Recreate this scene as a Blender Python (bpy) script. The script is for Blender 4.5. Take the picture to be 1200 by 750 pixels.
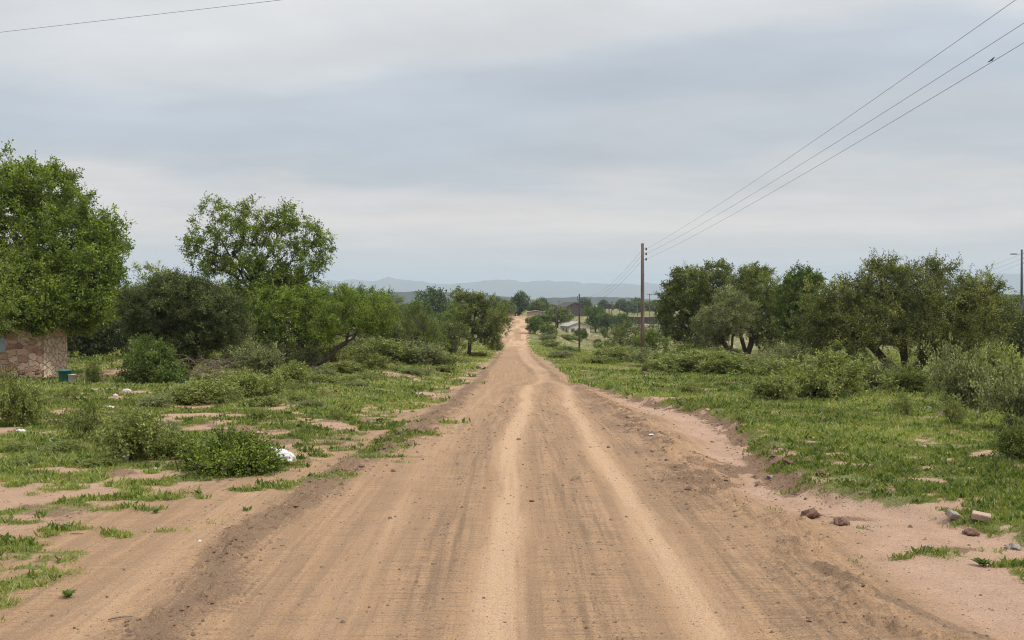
import bpy, bmesh, math, random
import numpy as np
from mathutils import Vector

# ------------------------------------------------------------------ camera, sky, sun, exposure
for o in list(bpy.data.objects):
    bpy.data.objects.remove(o)
S = bpy.context.scene
COL = S.collection
F = 1200.0                       # focal length in photo pixels (photo 1200 wide)
CAMZ = 2.2
PITCH = math.atan(23 / F)        # horizon at row 352 of 750
cd = bpy.data.cameras.new('camera')
cd.sensor_width = 36.0
cd.lens = 36.0
cd.clip_start = 0.1
cd.clip_end = 60000
cam = bpy.data.objects.new('camera', cd)
cam.location = (0, 0, CAMZ)
cam.rotation_euler = (math.radians(90) - PITCH, 0, 0)
COL.objects.link(cam)
S.camera = cam
S.view_settings.view_transform = 'Standard'
S.view_settings.look = 'None'
S.view_settings.gamma = 1.0
S.view_settings.exposure = 0.0
S.view_settings.use_curve_mapping = False
S.cycles.max_bounces = 6
S.cycles.diffuse_bounces = 3
S.cycles.glossy_bounces = 2
S.cycles.transmission_bounces = 4
S.cycles.volume_bounces = 1
S.cycles.transparent_max_bounces = 8
S.cycles.use_denoising = True
S.cycles.denoiser = 'OPENIMAGEDENOISE'
S.cycles.denoising_input_passes = 'RGB_ALBEDO_NORMAL'
S.cycles.denoising_prefilter = 'NONE'
S.cycles.use_adaptive_sampling = False
S.cycles.pixel_filter_type = 'BLACKMAN_HARRIS'
S.cycles.filter_width = 1.1
S.cycles.sample_clamp_indirect = 6

SUN_EL, SUN_AZ = 52, 115         # azimuth from +Y clockwise (towards +X)
w = bpy.data.worlds.new('World')
S.world = w
w.use_nodes = True
nt = w.node_tree
for n in list(nt.nodes):
    nt.nodes.remove(n)


def N(nt, t, **k):
    n = nt.nodes.new(t)
    for a, b in k.items():
        setattr(n, a, b)
    return n


def srgb(r, g, b):
    f = lambda c: (c / 255 / 12.92) if c / 255 <= .04045 else ((c / 255 + .055) / 1.055) ** 2.4
    return (f(r), f(g), f(b), 1)


def scl(c, k):
    return (c[0] * k, c[1] * k, c[2] * k, 1)


def build_world():
    L = nt.links.new
    out = N(nt, 'ShaderNodeOutputWorld')
    bg = N(nt, 'ShaderNodeBackground')
    bg.inputs['Strength'].default_value = 0.1
    L(bg.outputs[0], out.inputs[0])
    sky = N(nt, 'ShaderNodeTexSky', sky_type='NISHITA')
    sky.sun_disc = False
    sky.sun_elevation = math.radians(SUN_EL)
    sky.sun_rotation = math.radians(SUN_AZ)
    tc = N(nt, 'ShaderNodeTexCoord')
    sep = N(nt, 'ShaderNodeSeparateXYZ')
    L(tc.outputs['Generated'], sep.inputs[0])
    # stratus sheets seen in perspective: divide by height + c
    add = N(nt, 'ShaderNodeMath', operation='ADD'); add.inputs[1].default_value = 0.10
    ab = N(nt, 'ShaderNodeMath', operation='ABSOLUTE')
    L(sep.outputs['Z'], ab.inputs[0]); L(ab.outputs[0], add.inputs[0])
    dx = N(nt, 'ShaderNodeMath', operation='DIVIDE'); L(sep.outputs['X'], dx.inputs[0]); L(add.outputs[0], dx.inputs[1])
    dy = N(nt, 'ShaderNodeMath', operation='DIVIDE'); L(sep.outputs['Y'], dy.inputs[0]); L(add.outputs[0], dy.inputs[1])
    cmb = N(nt, 'ShaderNodeCombineXYZ'); L(dx.outputs[0], cmb.inputs[0]); L(dy.outputs[0], cmb.inputs[1])
    mp = N(nt, 'ShaderNodeMapping'); L(cmb.outputs[0], mp.inputs[0])
    mp.inputs['Scale'].default_value = (0.62, 0.8, 1); mp.inputs['Location'].default_value = (3.1, 1.7, 0)
    mp.inputs['Rotation'].default_value = (0, 0, 0.25)
    n1 = N(nt, 'ShaderNodeTexNoise'); n1.inputs['Scale'].default_value = 0.8; n1.inputs['Detail'].default_value = 5
    n1.inputs['Roughness'].default_value = 0.5; n1.inputs['Distortion'].default_value = 0.3
    L(mp.outputs[0], n1.inputs['Vector'])
    # elevation: bands of cloud, brighter overhead
    off = N(nt, 'ShaderNodeMath', operation='MULTIPLY_ADD'); off.inputs[1].default_value = 0.26; off.inputs[2].default_value = -0.130
    L(n1.outputs['Fac'], off.inputs[0])
    fade = N(nt, 'ShaderNodeMapRange'); fade.inputs[1].default_value = .02; fade.inputs[2].default_value = .2; L(sep.outputs['Z'], fade.inputs[0])
    offf = N(nt, 'ShaderNodeMath', operation='MULTIPLY'); L(off.outputs[0], offf.inputs[0]); L(fade.outputs[0], offf.inputs[1])
    zz = N(nt, 'ShaderNodeMath', operation='ADD'); L(sep.outputs['Z'], zz.inputs[0]); L(offf.outputs[0], zz.inputs[1])
    ramp = N(nt, 'ShaderNodeValToRGB')
    L(zz.outputs[0], ramp.inputs[0])
    cr = ramp.color_ramp
    cr.interpolation = 'EASE'
    stops = [(0.0, srgb(192, 202, 208)), (0.022, srgb(203, 205, 206)), (0.042, srgb(214, 210, 207)), (0.073, srgb(236, 225, 217)),
             (0.10, srgb(220, 215, 212)), (0.125, srgb(194, 199, 205)), (0.165, srgb(185, 194, 205)), (0.205, srgb(193, 201, 211)),
             (0.25, srgb(217, 219, 222)), (0.32, srgb(232, 232, 233)), (0.5, scl(srgb(226, 228, 233), 1.25)), (1.0, scl(srgb(228, 231, 238), 1.95))]
    cr.elements[0].position = stops[0][0]; cr.elements[0].color = stops[0][1]
    cr.elements[1].position = stops[-1][0]; cr.elements[1].color = stops[-1][1]
    for p, c in stops[1:-1]:
        e = cr.elements.new(p); e.color = c
    # broad soft lightness variation
    n2 = N(nt, 'ShaderNodeTexNoise'); n2.inputs['Scale'].default_value = 1.7; n2.inputs['Detail'].default_value = 6
    n2.inputs['Roughness'].default_value = 0.55
    L(mp.outputs[0], n2.inputs['Vector'])
    mr = N(nt, 'ShaderNodeMapRange'); mr.inputs['From Min'].default_value = .3; mr.inputs['From Max'].default_value = .7
    mr.inputs['To Min'].default_value = 0.90 * 10.2; mr.inputs['To Max'].default_value = 1.10 * 10.2
    L(n2.outputs['Fac'], mr.inputs['Value'])
    vm = N(nt, 'ShaderNodeVectorMath', operation='SCALE'); L(ramp.outputs[0], vm.inputs[0]); L(mr.outputs[0], vm.inputs['Scale'])
    mix = N(nt, 'ShaderNodeMix', data_type='RGBA'); mix.inputs[0].default_value = 0.99
    L(sky.outputs[0], mix.inputs[6]); L(vm.outputs[0], mix.inputs[7])
    L(mix.outputs[2], bg.inputs['Color'])


build_world()
sd = bpy.data.lights.new('sun', 'SUN')
sd.energy = 2.9
sd.angle = math.radians(10)
sd.color = (1.0, 0.95, 0.87)
sun = bpy.data.objects.new('sun', sd)
el, az = math.radians(SUN_EL), math.radians(SUN_AZ)
sdir = Vector((math.sin(az) * math.cos(el), math.cos(az) * math.cos(el), math.sin(el)))
sun.rotation_euler = sdir.to_track_quat('Z', 'Y').to_euler()
sun.location = (30, -10, 40)
COL.objects.link(sun)
S.view_settings.exposure = 0.0

# ------------------------------------------------------------------ noise and terrain height


def _h(ix, iy, s):
    h = (ix.astype(np.int64) * 374761393 + iy.astype(np.int64) * 668265263 + s * 974634777) & 0xffffffff
    h = ((h ^ (h >> 13)) * 1274126177) & 0xffffffff
    h = ((h ^ (h >> 16)) * 2246822519) & 0xffffffff
    return ((h ^ (h >> 15)) & 0xffffff) / float(0xffffff)


def vnoise(x, y, s=0):
    x = np.asarray(x, float); y = np.asarray(y, float)
    ix = np.floor(x); iy = np.floor(y); fx = x - ix; fy = y - iy
    ix = ix.astype(np.int64); iy = iy.astype(np.int64)
    fx = fx * fx * fx * (fx * (fx * 6 - 15) + 10); fy = fy * fy * fy * (fy * (fy * 6 - 15) + 10)
    a = _h(ix, iy, s); b = _h(ix + 1, iy, s); c = _h(ix, iy + 1, s); d = _h(ix + 1, iy + 1, s)
    return (a * (1 - fx) + b * fx) * (1 - fy) + (c * (1 - fx) + d * fx) * fy


def fbm(x, y, o=4, s=0, r=0.5):
    t = 0; a = 1; m = 0
    for k in range(o):
        t = t + a * vnoise(x * 2 ** k + 17.3 * k, y * 2 ** k - 9.1 * k, s + k * 7)
        m += a; a *= r
    return t / m


def sstep(a, b, x):
    t = np.clip((x - a) / (b - a), 0, 1)
    return t * t * (3 - 2 * t)


def prof(pts):
    ys = np.array([p[0] for p in pts], float); ds = np.array([p[1] for p in pts], float)
    # monotone-ish cubic smoothing: sample Catmull-Rom densely
    xs = []; vs = []
    for i in range(len(ys) - 1):
        p0 = ds[max(i - 1, 0)]; p1 = ds[i]; p2 = ds[i + 1]; p3 = ds[min(i + 2, len(ds) - 1)]
        h = ys[i + 1] - ys[i]
        m1 = (p2 - p0) / (ys[i + 1] - ys[max(i - 1, 0)]) * h; m2 = (p3 - p1) / (ys[min(i + 2, len(ys) - 1)] - ys[i]) * h
        for t in np.linspace(0, 1, 24, endpoint=False):
            xs.append(ys[i] + h * t)
            vs.append((2 * t**3 - 3 * t**2 + 1) * p1 + (t**3 - 2 * t**2 + t) * m1 + (-2 * t**3 + 3 * t**2) * p2 + (t**3 - t**2) * m2)
    xs.append(ys[-1]); vs.append(ds[-1])
    xs = np.array(xs); vs = np.array(vs)
    return lambda y: np.interp(y, xs, vs)


far_tail = [(1000, 6), (3000, 14), (6000, 20), (20000, 30)]
D_road = prof([(-20, 2.2), (0, 2.2), (12, 2.2), (20, 2.38), (30, 2.88), (44, 3.6), (58, 4.02), (73, 4.45), (110, 5.6), (150, 6.75),
               (170, 6.85), (200, 5.75), (240, 4.25), (262, 4.05), (300, 5.4), (400, 8), (600, 7)] + far_tail)
D_right = prof([(-20, 2.1), (0, 2.1), (12, 2.1), (22, 2.5), (30, 2.95), (44, 3.7), (58, 4.1), (73, 4.5), (110, 6.0), (138, 7.2), (170, 8.3),
                (205, 9.0), (270, 9.2), (320, 8.6), (400, 7.0), (600, 6)] + far_tail)
D_left = prof([(-20, 2.15), (0, 2.15), (15, 2.2), (25, 2.42), (38, 3.0), (45, 3.35), (60, 3.4), (90, 4.6), (130, 5.6), (200, 8),
               (300, 9.5), (450, 8), (700, 7)] + far_tail)
# road edges (bare ground) in metres, by distance
E_left = prof([(-20, -7), (0, -5.5), (6, -5.2), (9.5, -4.8), (11.6, -4.1), (13.7, -3.1), (16.7, -2.75), (27, -2.2), (44, -1.95), (55, -1.9), (75, -1.7),
               (110, -1.5), (155, -1.3), (185, -1.9), (205, -1.0), (240, -1.2), (300, -1), (400, -1)])
E_right = prof([(-20, 6.5), (0, 6.2), (6, 5.6), (8.9, 4.7), (10.2, 4.1), (11.8, 3.45), (17, 3.95), (23, 4.4), (27, 4.1), (33, 3.5), (40, 3.0), (53, 2.8), (75, 2.8),
                (110, 2.5), (155, 2.7), (185, 2.8), (205, 3.8), (240, 4.0), (300, 3.5), (400, 3)])
TA = prof([(-20, -.1), (0, -.1), (10, -.05), (16, 0), (26, .35), (38, .6), (47, 1.2), (54, 1.55), (75, 1.2), (110, 1.0), (150, .9), (185, -.3), (205, 1.2), (260, .6), (400, .6)])
TB = prof([(-20, 1.5), (0, 1.5), (10, 1.32), (16, 1.32), (26, 1.5), (38, 2.0), (47, 1.95), (54, 1.7), (75, 1.5), (110, 1.5), (150, 1.7), (185, 1.1), (205, 2.6), (260, 2.0), (400, 2)])


def height(x, y):
    x = np.asarray(x, float); y = np.asarray(y, float)
    el_, er = E_left(y), E_right(y)
    wr = sstep(0, 1, (x - er) / (2.5 + 0.045 * np.clip(y, 0, 400)))
    wl = sstep(0, 1, (el_ - x) / (3.0 + 0.045 * np.clip(y, 0, 400)))
    d = D_road(y) * (1 - wr - wl) + D_right(y) * wr + D_left(y) * wl
    off = wr + wl
    und = (fbm(x / 9, y / 9, 3, 5) - .5) * 0.35 * off + (fbm(x / 1.6, y / 1.6, 4, 9) - .5) * 0.13 * off
    far = np.clip((y - 120) / 400, 0, 1)
    und = und + (fbm(x / 60, y / 60, 3, 11) - .5) * 1.8 * far * off
    # washed gully and low grass bank right of the road
    near = 1 - sstep(28, 40, y)
    gl = np.exp(-((x - (er - 0.55)) / 0.5) ** 2) * -0.10 * sstep(9.5, 12, y) + sstep(-0.15, 0.15, x - er) * (1 - sstep(.3, 3.5, x - er)) * 0.09
    und = und + gl * near + (fbm(x * 5, y * 5, 3, 57) - .5) * .16 * np.exp(-((x - er) / .45) ** 2) * near * sstep(10.3, 12, y)
    und = und + (np.exp(-((y - 38) / 4.5) ** 2) * .10 - np.exp(-((y - 28) / 5) ** 2) * .05 + np.exp(-((y - 58) / 5) ** 2) * .12 - np.exp(-((y - 48) / 4) ** 2) * .10) * (1 - off.clip(0, 1))
    # road: crown, wheel ruts, graded windrows, washboard, clods
    on = 1 - np.clip(off * 2, 0, 1)
    ta, tb = TA(y), TB(y)
    rut = -0.022 * (np.exp(-((x - ta) / .22) ** 2) + np.exp(-((x - tb) / .22) ** 2) + .7 * np.exp(-((x + 2.55 + .1 * np.sin(y * .3)) / .3) ** 2))
    wl_ = np.interp(y, [0, 10, 15, 19, 35, 60, 155, 400], [-2.35, -2.45, -2.0, -1.75, -1.65, -1.5, -1.0, -1]) + (fbm(y / 1.3, y * 0, 2, 31) - .5) * .5
    wr_ = np.interp(y, [0, 9, 13, 18, 25, 35, 60, 155, 400], [3.2, 2.6, 2.3, 2.45, 2.65, 2.5, 2.0, 2.3, 3]) + (fbm(y / 1.1, y * 0 + 4, 2, 32) - .5) * .6
    win = np.exp(-((x - wl_) / .28) ** 2) + np.exp(-((x - wr_) / .34) ** 2)
    cl = np.clip(fbm(x * 9, y * 9, 3, 41) - .45, 0, 1)
    und = und + rut * near + win * (0.012 + cl * 0.20) * (1 - sstep(45, 70, y))
    _xb = np.interp(y, [12, 14, 16.5, 18.5, 24, 31, 38], [3.1, 2.9, 2.3, 2.25, 2.5, 2.65, 2.6])
    _cz = np.exp(-((x - _xb) / .26) ** 2) * (y > 12.5) * (y < 42) + np.exp(-((x - 2.35) / .5) ** 2 - ((y - 12.7) / 1.4) ** 2)
    und = und + _cz * (.02 + .09 * (fbm(x * 7, y * 7, 3, 58) - .4))
    und = und + (fbm(x * 1.3, y * .35, 3, 51) - .5) * 0.035 * on + (fbm(x * 3, y * 3, 2, 52) - .5) * 0.012 * on * near
    return CAMZ - d + und


def ray(u, v):
    fx = (u - 600) / F; fz = (375 - v) / F
    cp, sp = math.cos(PITCH), math.sin(PITCH)
    d = Vector((fx, cp + fz * sp, -sp + fz * cp))
    return d / d.y


def at(u, v, D):
    """world point D metres in front of the camera that the photo shows at u, v"""
    d = ray(u, v)
    return Vector((d.x * D, D, CAMZ + d.z * D))


def gp(u, D):
    x = (u - 600) / F * D
    return Vector((x, D, float(height(x, D))))


def hit(u, v):
    d = ray(u, v); t = 4.0
    while t < 2000:
        if CAMZ + d.z * t < float(height(d.x * t, t)):
            break
        t *= 1.01
    return Vector((d.x * t, t, float(height(d.x * t, t))))


# ------------------------------------------------------------------ materials
MATS = {}


def mat(name):
    m = bpy.data.materials.new(name)
    m.use_nodes = True
    for n in list(m.node_tree.nodes):
        m.node_tree.nodes.remove(n)
    return m, m.node_tree


def mixc(t, f, a, b, blend='MIX'):
    m = N(t, 'ShaderNodeMix', data_type='RGBA', blend_type=blend)
    for s, val in ((0, f), (6, a), (7, b)):
        if isinstance(val, (int, float)):
            m.inputs[s].default_value = val
        elif isinstance(val, tuple):
            m.inputs[s].default_value = val if len(val) == 4 else (*val, 1)
        else:
            t.links.new(val, m.inputs[s])
    return m.outputs[2]


def noise(t, scale, detail=4, rough=.55, vec=None, dist=0):
    n = N(t, 'ShaderNodeTexNoise')
    n.inputs['Scale'].default_value = scale; n.inputs['Detail'].default_value = detail
    n.inputs['Roughness'].default_value = rough; n.inputs['Distortion'].default_value = dist
    if vec is not None:
        t.links.new(vec, n.inputs['Vector'])
    return n.outputs['Fac']


def rng_(t, v, a, b, c=0., d=1.):
    m = N(t, 'ShaderNodeMapRange')
    m.inputs[1].default_value = a; m.inputs[2].default_value = b; m.inputs[3].default_value = c; m.inputs[4].default_value = d
    t.links.new(v, m.inputs[0])
    return m.outputs[0]


def math_(t, op, a, b=None, clamp=False):
    m = N(t, 'ShaderNodeMath', operation=op); m.use_clamp = clamp
    for i, v in enumerate((a, b)):
        if v is None:
            continue
        if isinstance(v, (int, float)):
            m.inputs[i].default_value = v
        else:
            t.links.new(v, m.inputs[i])
    return m.outputs[0]


def attr(t, name):
    n = N(t, 'ShaderNodeAttribute'); n.attribute_name = name
    return n.outputs['Fac']


def mapv(t, sx, sy, sz, kind='Object'):
    tc = N(t, 'ShaderNodeTexCoord'); mp = N(t, 'ShaderNodeMapping')
    mp.inputs['Scale'].default_value = (sx, sy, sz)
    t.links.new(tc.outputs[kind], mp.inputs[0])
    return mp.outputs[0]


def finish(m, t, col, rough=.9, bump=None, bstr=.5, bdist=.02, spec=.3, metal=0):
    p = N(t, 'ShaderNodeBsdfPrincipled'); o = N(t, 'ShaderNodeOutputMaterial')
    if isinstance(col, tuple):
        p.inputs['Base Color'].default_value = col if len(col) == 4 else (*col, 1)
    else:
        t.links.new(col, p.inputs['Base Color'])
    if isinstance(rough, (int, float)):
        p.inputs['Roughness'].default_value = rough
    else:
        t.links.new(rough, p.inputs['Roughness'])
    p.inputs['Specular IOR Level'].default_value = spec
    p.inputs['Metallic'].default_value = metal
    if bump is not None:
        b = N(t, 'ShaderNodeBump'); b.inputs['Strength'].default_value = bstr; b.inputs['Distance'].default_value = bdist
        t.links.new(bump, b.inputs['Height']); t.links.new(b.outputs[0], p.inputs['Normal'])
    t.links.new(p.outputs[0], o.inputs[0])
    return m


def m_simple(name, c1, c2=None, scale=6, rough=.85, bstr=.3, bdist=.01, spec=.3, metal=0, stretch=(1, 1, 1)):
    """base colour varied by two scales of stain"""
    if name in MATS:
        return MATS[name]
    m, t = mat(name)
    c2 = c2 or tuple(x * .7 for x in c1)
    v = mapv(t, *stretch)
    a = noise(t, scale, 6, .6, v)
    col = mixc(t, rng_(t, a, .35, .65), (*c1, 1), (*c2, 1))
    b = noise(t, scale * 7, 4, .6, v)
    finish(m, t, col, rough, b, bstr, bdist, spec, metal)
    MATS[name] = m
    return m


def m_leaf(name, dark, mid, light, trans=.3, rough=.55):
    m, t = mat(name)
    r = N(t, 'ShaderNodeValToRGB')
    t.links.new(attr(t, 'tint'), r.inputs[0])
    e = r.color_ramp.elements
    e[0].position = 0; e[0].color = (*dark, 1); e[1].position = 1; e[1].color = (*light, 1)
    q = e.new(.5); q.color = (*mid, 1)
    p = N(t, 'ShaderNodeBsdfPrincipled'); p.inputs['Roughness'].default_value = rough
    p.inputs['Specular IOR Level'].default_value = .35
    t.links.new(r.outputs[0], p.inputs['Base Color'])
    tr = N(t, 'ShaderNodeBsdfTranslucent')
    hs = mixc(t, 1.0, r.outputs[0], (1.25, 1.35, .6, 1), 'MULTIPLY')
    t.links.new(hs, tr.inputs[0])
    mx = N(t, 'ShaderNodeMixShader'); mx.inputs[0].default_value = trans
    t.links.new(p.outputs[0], mx.inputs[1]); t.links.new(tr.outputs[0], mx.inputs[2])
    o = N(t, 'ShaderNodeOutputMaterial'); t.links.new(mx.outputs[0], o.inputs[0])
    MATS[name] = m
    return m


m_leaf('leaf_bright', (.075, .11, .014), (.145, .205, .026), (.26, .33, .05), .42)
m_leaf('leaf_olive', (.07, .09, .022), (.135, .165, .04), (.25, .27, .08), .40)
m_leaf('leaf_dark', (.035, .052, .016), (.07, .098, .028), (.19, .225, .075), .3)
m_leaf('leaf_grey', (.10, .11, .05), (.20, .22, .095), (.36, .38, .17), .38)
m_leaf('leaf_deep', (.05, .08, .015), (.095, .145, .026), (.18, .24, .05), .38)
m_leaf('leaf_scrub', (.11, .125, .03), (.21, .24, .065), (.36, .385, .13), .38)
m_leaf('leaf_thorn', (.07, .088, .024), (.145, .17, .045), (.30, .305, .09), .40)
m_leaf('leaf_far', (.045, .07, .03), (.075, .11, .045), (.12, .16, .07), .3)
m_leaf('grass_blade', (.12, .145, .026), (.21, .25, .045), (.38, .39, .12), .38)
m_leaf('dry_leaf', (.10, .07, .04), (.17, .12, .07), (.25, .19, .11), .1)
BARK = m_simple('bark', (.10, .075, .058), (.045, .034, .028), 5, .95, .8, .02, .1, 0, (1, 1, .3))
BARKR = m_simple('bark_reddish', (.13, .075, .05), (.06, .036, .028), 8, .95, .8, .02, .1, 0, (1, 1, .3))
TWIG = m_simple('dry_twig', (.20, .155, .12), (.10, .075, .06), 12, .9, .5, .01)


def m_ground():
    m, t = mat('earth_and_turf')
    L = t.links.new
    v = mapv(t, 1, 1, 1)
    vs = mapv(t, 1.5, .045, 1)      # stretched along the road
    vx = mapv(t, .35, 5.5, 1)      # washboard across the road
    fine = noise(t, 38, 6, .65, v)
    finest = noise(t, 160, 3, .6, v)
    mid = noise(t, 3.2, 6, .6, v)
    big = noise(t, .45, 5, .6, v)
    strk = noise(t, 5, 6, .6, vs)
    wb = noise(t, 5, 5, .6, vx)
    base = mixc(t, rng_(t, mid, .3, .7), (.44, .272, .148, 1), (.345, .214, .122, 1))
    base = mixc(t, rng_(t, strk, .50, .36, 0, .42), base, (.27, .178, .108, 1))
    base = mixc(t, rng_(t, strk, .48, .66), base, (.485, .302, .168, 1))
    base = mixc(t, math_(t, 'MULTIPLY', rng_(t, wb, .50, .66), .75), base, (.26, .175, .108, 1))
    # tyre streaks run along the road, broken by coarse grain
    vt = mapv(t, 17, .45, 1)
    tyre = noise(t, 1.0, 5, .65, vt)
    brk = math_(t, 'ADD', math_(t, 'MULTIPLY', math_(t, 'SUBTRACT', tyre, .5), 1.3), math_(t, 'MULTIPLY', math_(t, 'SUBTRACT', fine, .5), 1.0))
    brk = math_(t, 'ADD', brk, math_(t, 'MULTIPLY', math_(t, 'SUBTRACT', wb, .5), .8))
    base = mixc(t, rng_(t, tyre, .52, .68, 0, .5), base, (.235, .15, .088, 1))
    # dark graded grit
    gsum = math_(t, 'ADD', attr(t, 'grit'), brk)
    grit = math_(t, 'MULTIPLY', rng_(t, gsum, .30, .75, 0, .9), rng_(t, attr(t, 'grit'), 0, .15), True)
    base = mixc(t, grit, base, (.20, .130, .080, 1))
    # packed pale wheel tracks
    tsum = math_(t, 'ADD', attr(t, 'track'), brk)
    tr = math_(t, 'MULTIPLY', rng_(t, tsum, .22, .82), rng_(t, attr(t, 'track'), 0, .2), True)
    base = mixc(t, tr, base, (.60, .395, .24, 1))
    # washed pink sand
    base = mixc(t, attr(t, 'sand'), base, mixc(t, rng_(t, mid, .3, .7), (.56, .375, .272, 1), (.455, .295, .205, 1)))
    # damp brown clods
    csum = math_(t, 'ADD', attr(t, 'clod'), math_(t, 'MULTIPLY', math_(t, 'SUBTRACT', fine, .5), 2.2))
    base = mixc(t, math_(t, 'MULTIPLY', rng_(t, csum, .32, .62), rng_(t, attr(t, 'clod'), .05, .3, 0, .92), True), base, mixc(t, rng_(t, noise(t, 60, 3, .6, v), .4, .6), (.125, .072, .043, 1), (.235, .145, .09, 1)))
    # pebbles
    vo = N(t, 'ShaderNodeTexVoronoi'); vo.inputs['Scale'].default_value = 26; L(v, vo.inputs['Vector'])
    peb = math_(t, 'MULTIPLY', rng_(t, vo.outputs['Distance'], .10, .20, 1, 0), rng_(t, noise(t, 9, 2, .5, v), .56, .62), True)
    pc = mixc(t, rng_(t, noise(t, 24, 1, .5, v), .45, .55), (.11, .078, .055, 1), (.46, .36, .27, 1))
    base = mixc(t, math_(t, 'MULTIPLY', peb, .8), base, pc)
    grain = noise(t, 75, 4, .7, v)
    base = mixc(t, rng_(t, fine, .54, .64, .0, .4), base, (.20, .135, .085, 1))
    base = mixc(t, rng_(t, grain, .55, .66, .0, .6), base, (.15, .10, .068, 1))
    base = mixc(t, rng_(t, grain, .46, .34, .0, .45), base, (.56, .40, .26, 1))
    base = mixc(t, rng_(t, finest, .38, .66, .0, .55), base, (.17, .115, .075, 1))
    # turf
    g = mixc(t, rng_(t, fine, .35, .65), (.10, .11, .034, 1), (.18, .185, .062, 1))
    g = mixc(t, rng_(t, big, .4, .65), g, (.17, .185, .065, 1))
    g = mixc(t, rng_(t, mid, .50, .66), g, (.15, .12, .065, 1))
    gm = math_(t, 'ADD', attr(t, 'grass'), rng_(t, fine, .25, .75, -.28, .28), True)
    gm = rng_(t, gm, .36, .62)
    col = mixc(t, gm, base, g)
    bh = math_(t, 'ADD', math_(t, 'MULTIPLY', fine, .7), math_(t, 'MULTIPLY', wb, .5))
    bh = math_(t, 'ADD', bh, math_(t, 'MULTIPLY', peb, .35))
    bh = math_(t, 'ADD', bh, math_(t, 'MULTIPLY', finest, .15))
    return finish(m, t, col, .95, bh, .9, .03, .12)


GROUND = m_ground()


def m_stone(name='rubble_stone', tone=0.0):
    m, t = mat(name)
    v = mapv(t, 1, 1, 1.5)
    vo = N(t, 'ShaderNodeTexVoronoi'); vo.feature = 'DISTANCE_TO_EDGE'; vo.inputs['Scale'].default_value = 2.5
    vc = N(t, 'ShaderNodeTexVoronoi'); vc.inputs['Scale'].default_value = 2.5
    nn = N(t, 'ShaderNodeTexNoise'); nn.inputs['Scale'].default_value = 4; t.links.new(v, nn.inputs['Vector'])
    sc_ = N(t, 'ShaderNodeVectorMath', operation='SCALE'); sc_.inputs['Scale'].default_value = .35; t.links.new(nn.outputs['Color'], sc_.inputs[0])
    ad_ = N(t, 'ShaderNodeVectorMath', operation='ADD'); t.links.new(v, ad_.inputs[0]); t.links.new(sc_.outputs[0], ad_.inputs[1])
    v = ad_.outputs[0]
    for q in (vo, vc):
        q.inputs['Randomness'].default_value = .95
        t.links.new(v, q.inputs['Vector'])
    sepc = N(t, 'ShaderNodeSeparateColor'); t.links.new(vc.outputs['Color'], sepc.inputs[0])
    r = N(t, 'ShaderNodeValToRGB'); t.links.new(sepc.outputs[0], r.inputs[0])
    e = r.color_ramp.elements; e[0].color = (.13, .055, .038, 1); e[1].color = (.56, .41, .30, 1)
    for p, c in ((.3, (.27, .14, .095, 1)), (.6, (.42, .28, .20, 1))):
        q = e.new(p); q.color = c
    n = noise(t, 14, 5, .6, v)
    c = mixc(t, rng_(t, n, .5, .9), r.outputs[0], (.42, .28, .20, 1))
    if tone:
        c = mixc(t, rng_(t, n, .3, .65, .95, .6), c, (.82, .66, .50, 1))  # paler mix puts the brightness of the sun-facing wall into the stone colour
    mort = rng_(t, vo.outputs['Distance'], .02, .06, 1, 0)
    c = mixc(t, mort, c, (.43, .335, .26, 1))
    h = math_(t, 'ADD', rng_(t, vo.outputs['Distance'], 0, .12), math_(t, 'MULTIPLY', n, .4))
    return finish(m, t, c, .95, h, .9, .06, .1)


STONE = m_stone()
STONE_LIT = m_stone('sunlit_stone', .8)  # lit copy of the rubble stone, sunlight painted into its colour


def m_hill(name, c1, c2, sc):
    m, t = mat(name)
    v = mapv(t, 1, 1, 1)
    a = noise(t, sc, 8, .7, v)
    c = mixc(t, rng_(t, a, .4, .6), (*c1, 1), (*c2, 1))
    return finish(m, t, c, .95, a, 1.0, 3.0, .05)


# ------------------------------------------------------------------ object helpers
def tag(o, label=None, cat=None, group=None, kind=None):
    if label: o['label'] = label
    if cat: o['category'] = cat
    if group: o['group'] = group
    if kind: o['kind'] = kind
    return o


def empty(name, loc, label, cat, group=None, rz=0):
    o = bpy.data.objects.new(name, None)
    o.location = loc; o.rotation_euler = (0, 0, rz); o.empty_display_size = .3
    COL.objects.link(o)
    return tag(o, label, cat, group)


def link(name, me, m=None, parent=None):
    o = bpy.data.objects.new(name, me)
    if m is not None and not me.materials:
        me.materials.append(m)
    COL.objects.link(o)
    if parent: o.parent = parent
    return o


def npmesh(name, V, Fc, attrs=None, smooth=False):
    """V (n,3) and Fc (m,k) with one k for all faces"""
    V = np.asarray(V, np.float32); Fc = np.asarray(Fc, np.int32)
    me = bpy.data.meshes.new(name)
    me.vertices.add(len(V)); me.vertices.foreach_set('co', V.ravel())
    k = Fc.shape[1]
    me.loops.add(Fc.size); me.loops.foreach_set('vertex_index', Fc.ravel())
    me.polygons.add(len(Fc))
    me.polygons.foreach_set('loop_start', np.arange(0, Fc.size, k, dtype=np.int32))
    me.polygons.foreach_set('loop_total', np.full(len(Fc), k, np.int32))
    if smooth:
        me.polygons.foreach_set('use_smooth', np.ones(len(Fc), bool))
    me.update(calc_edges=True)
    for a, vals in (attrs or {}).items():
        at_ = me.attributes.new(a, 'FLOAT', 'POINT')
        at_.data.foreach_set('value', np.asarray(vals, np.float32))
    return me


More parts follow.
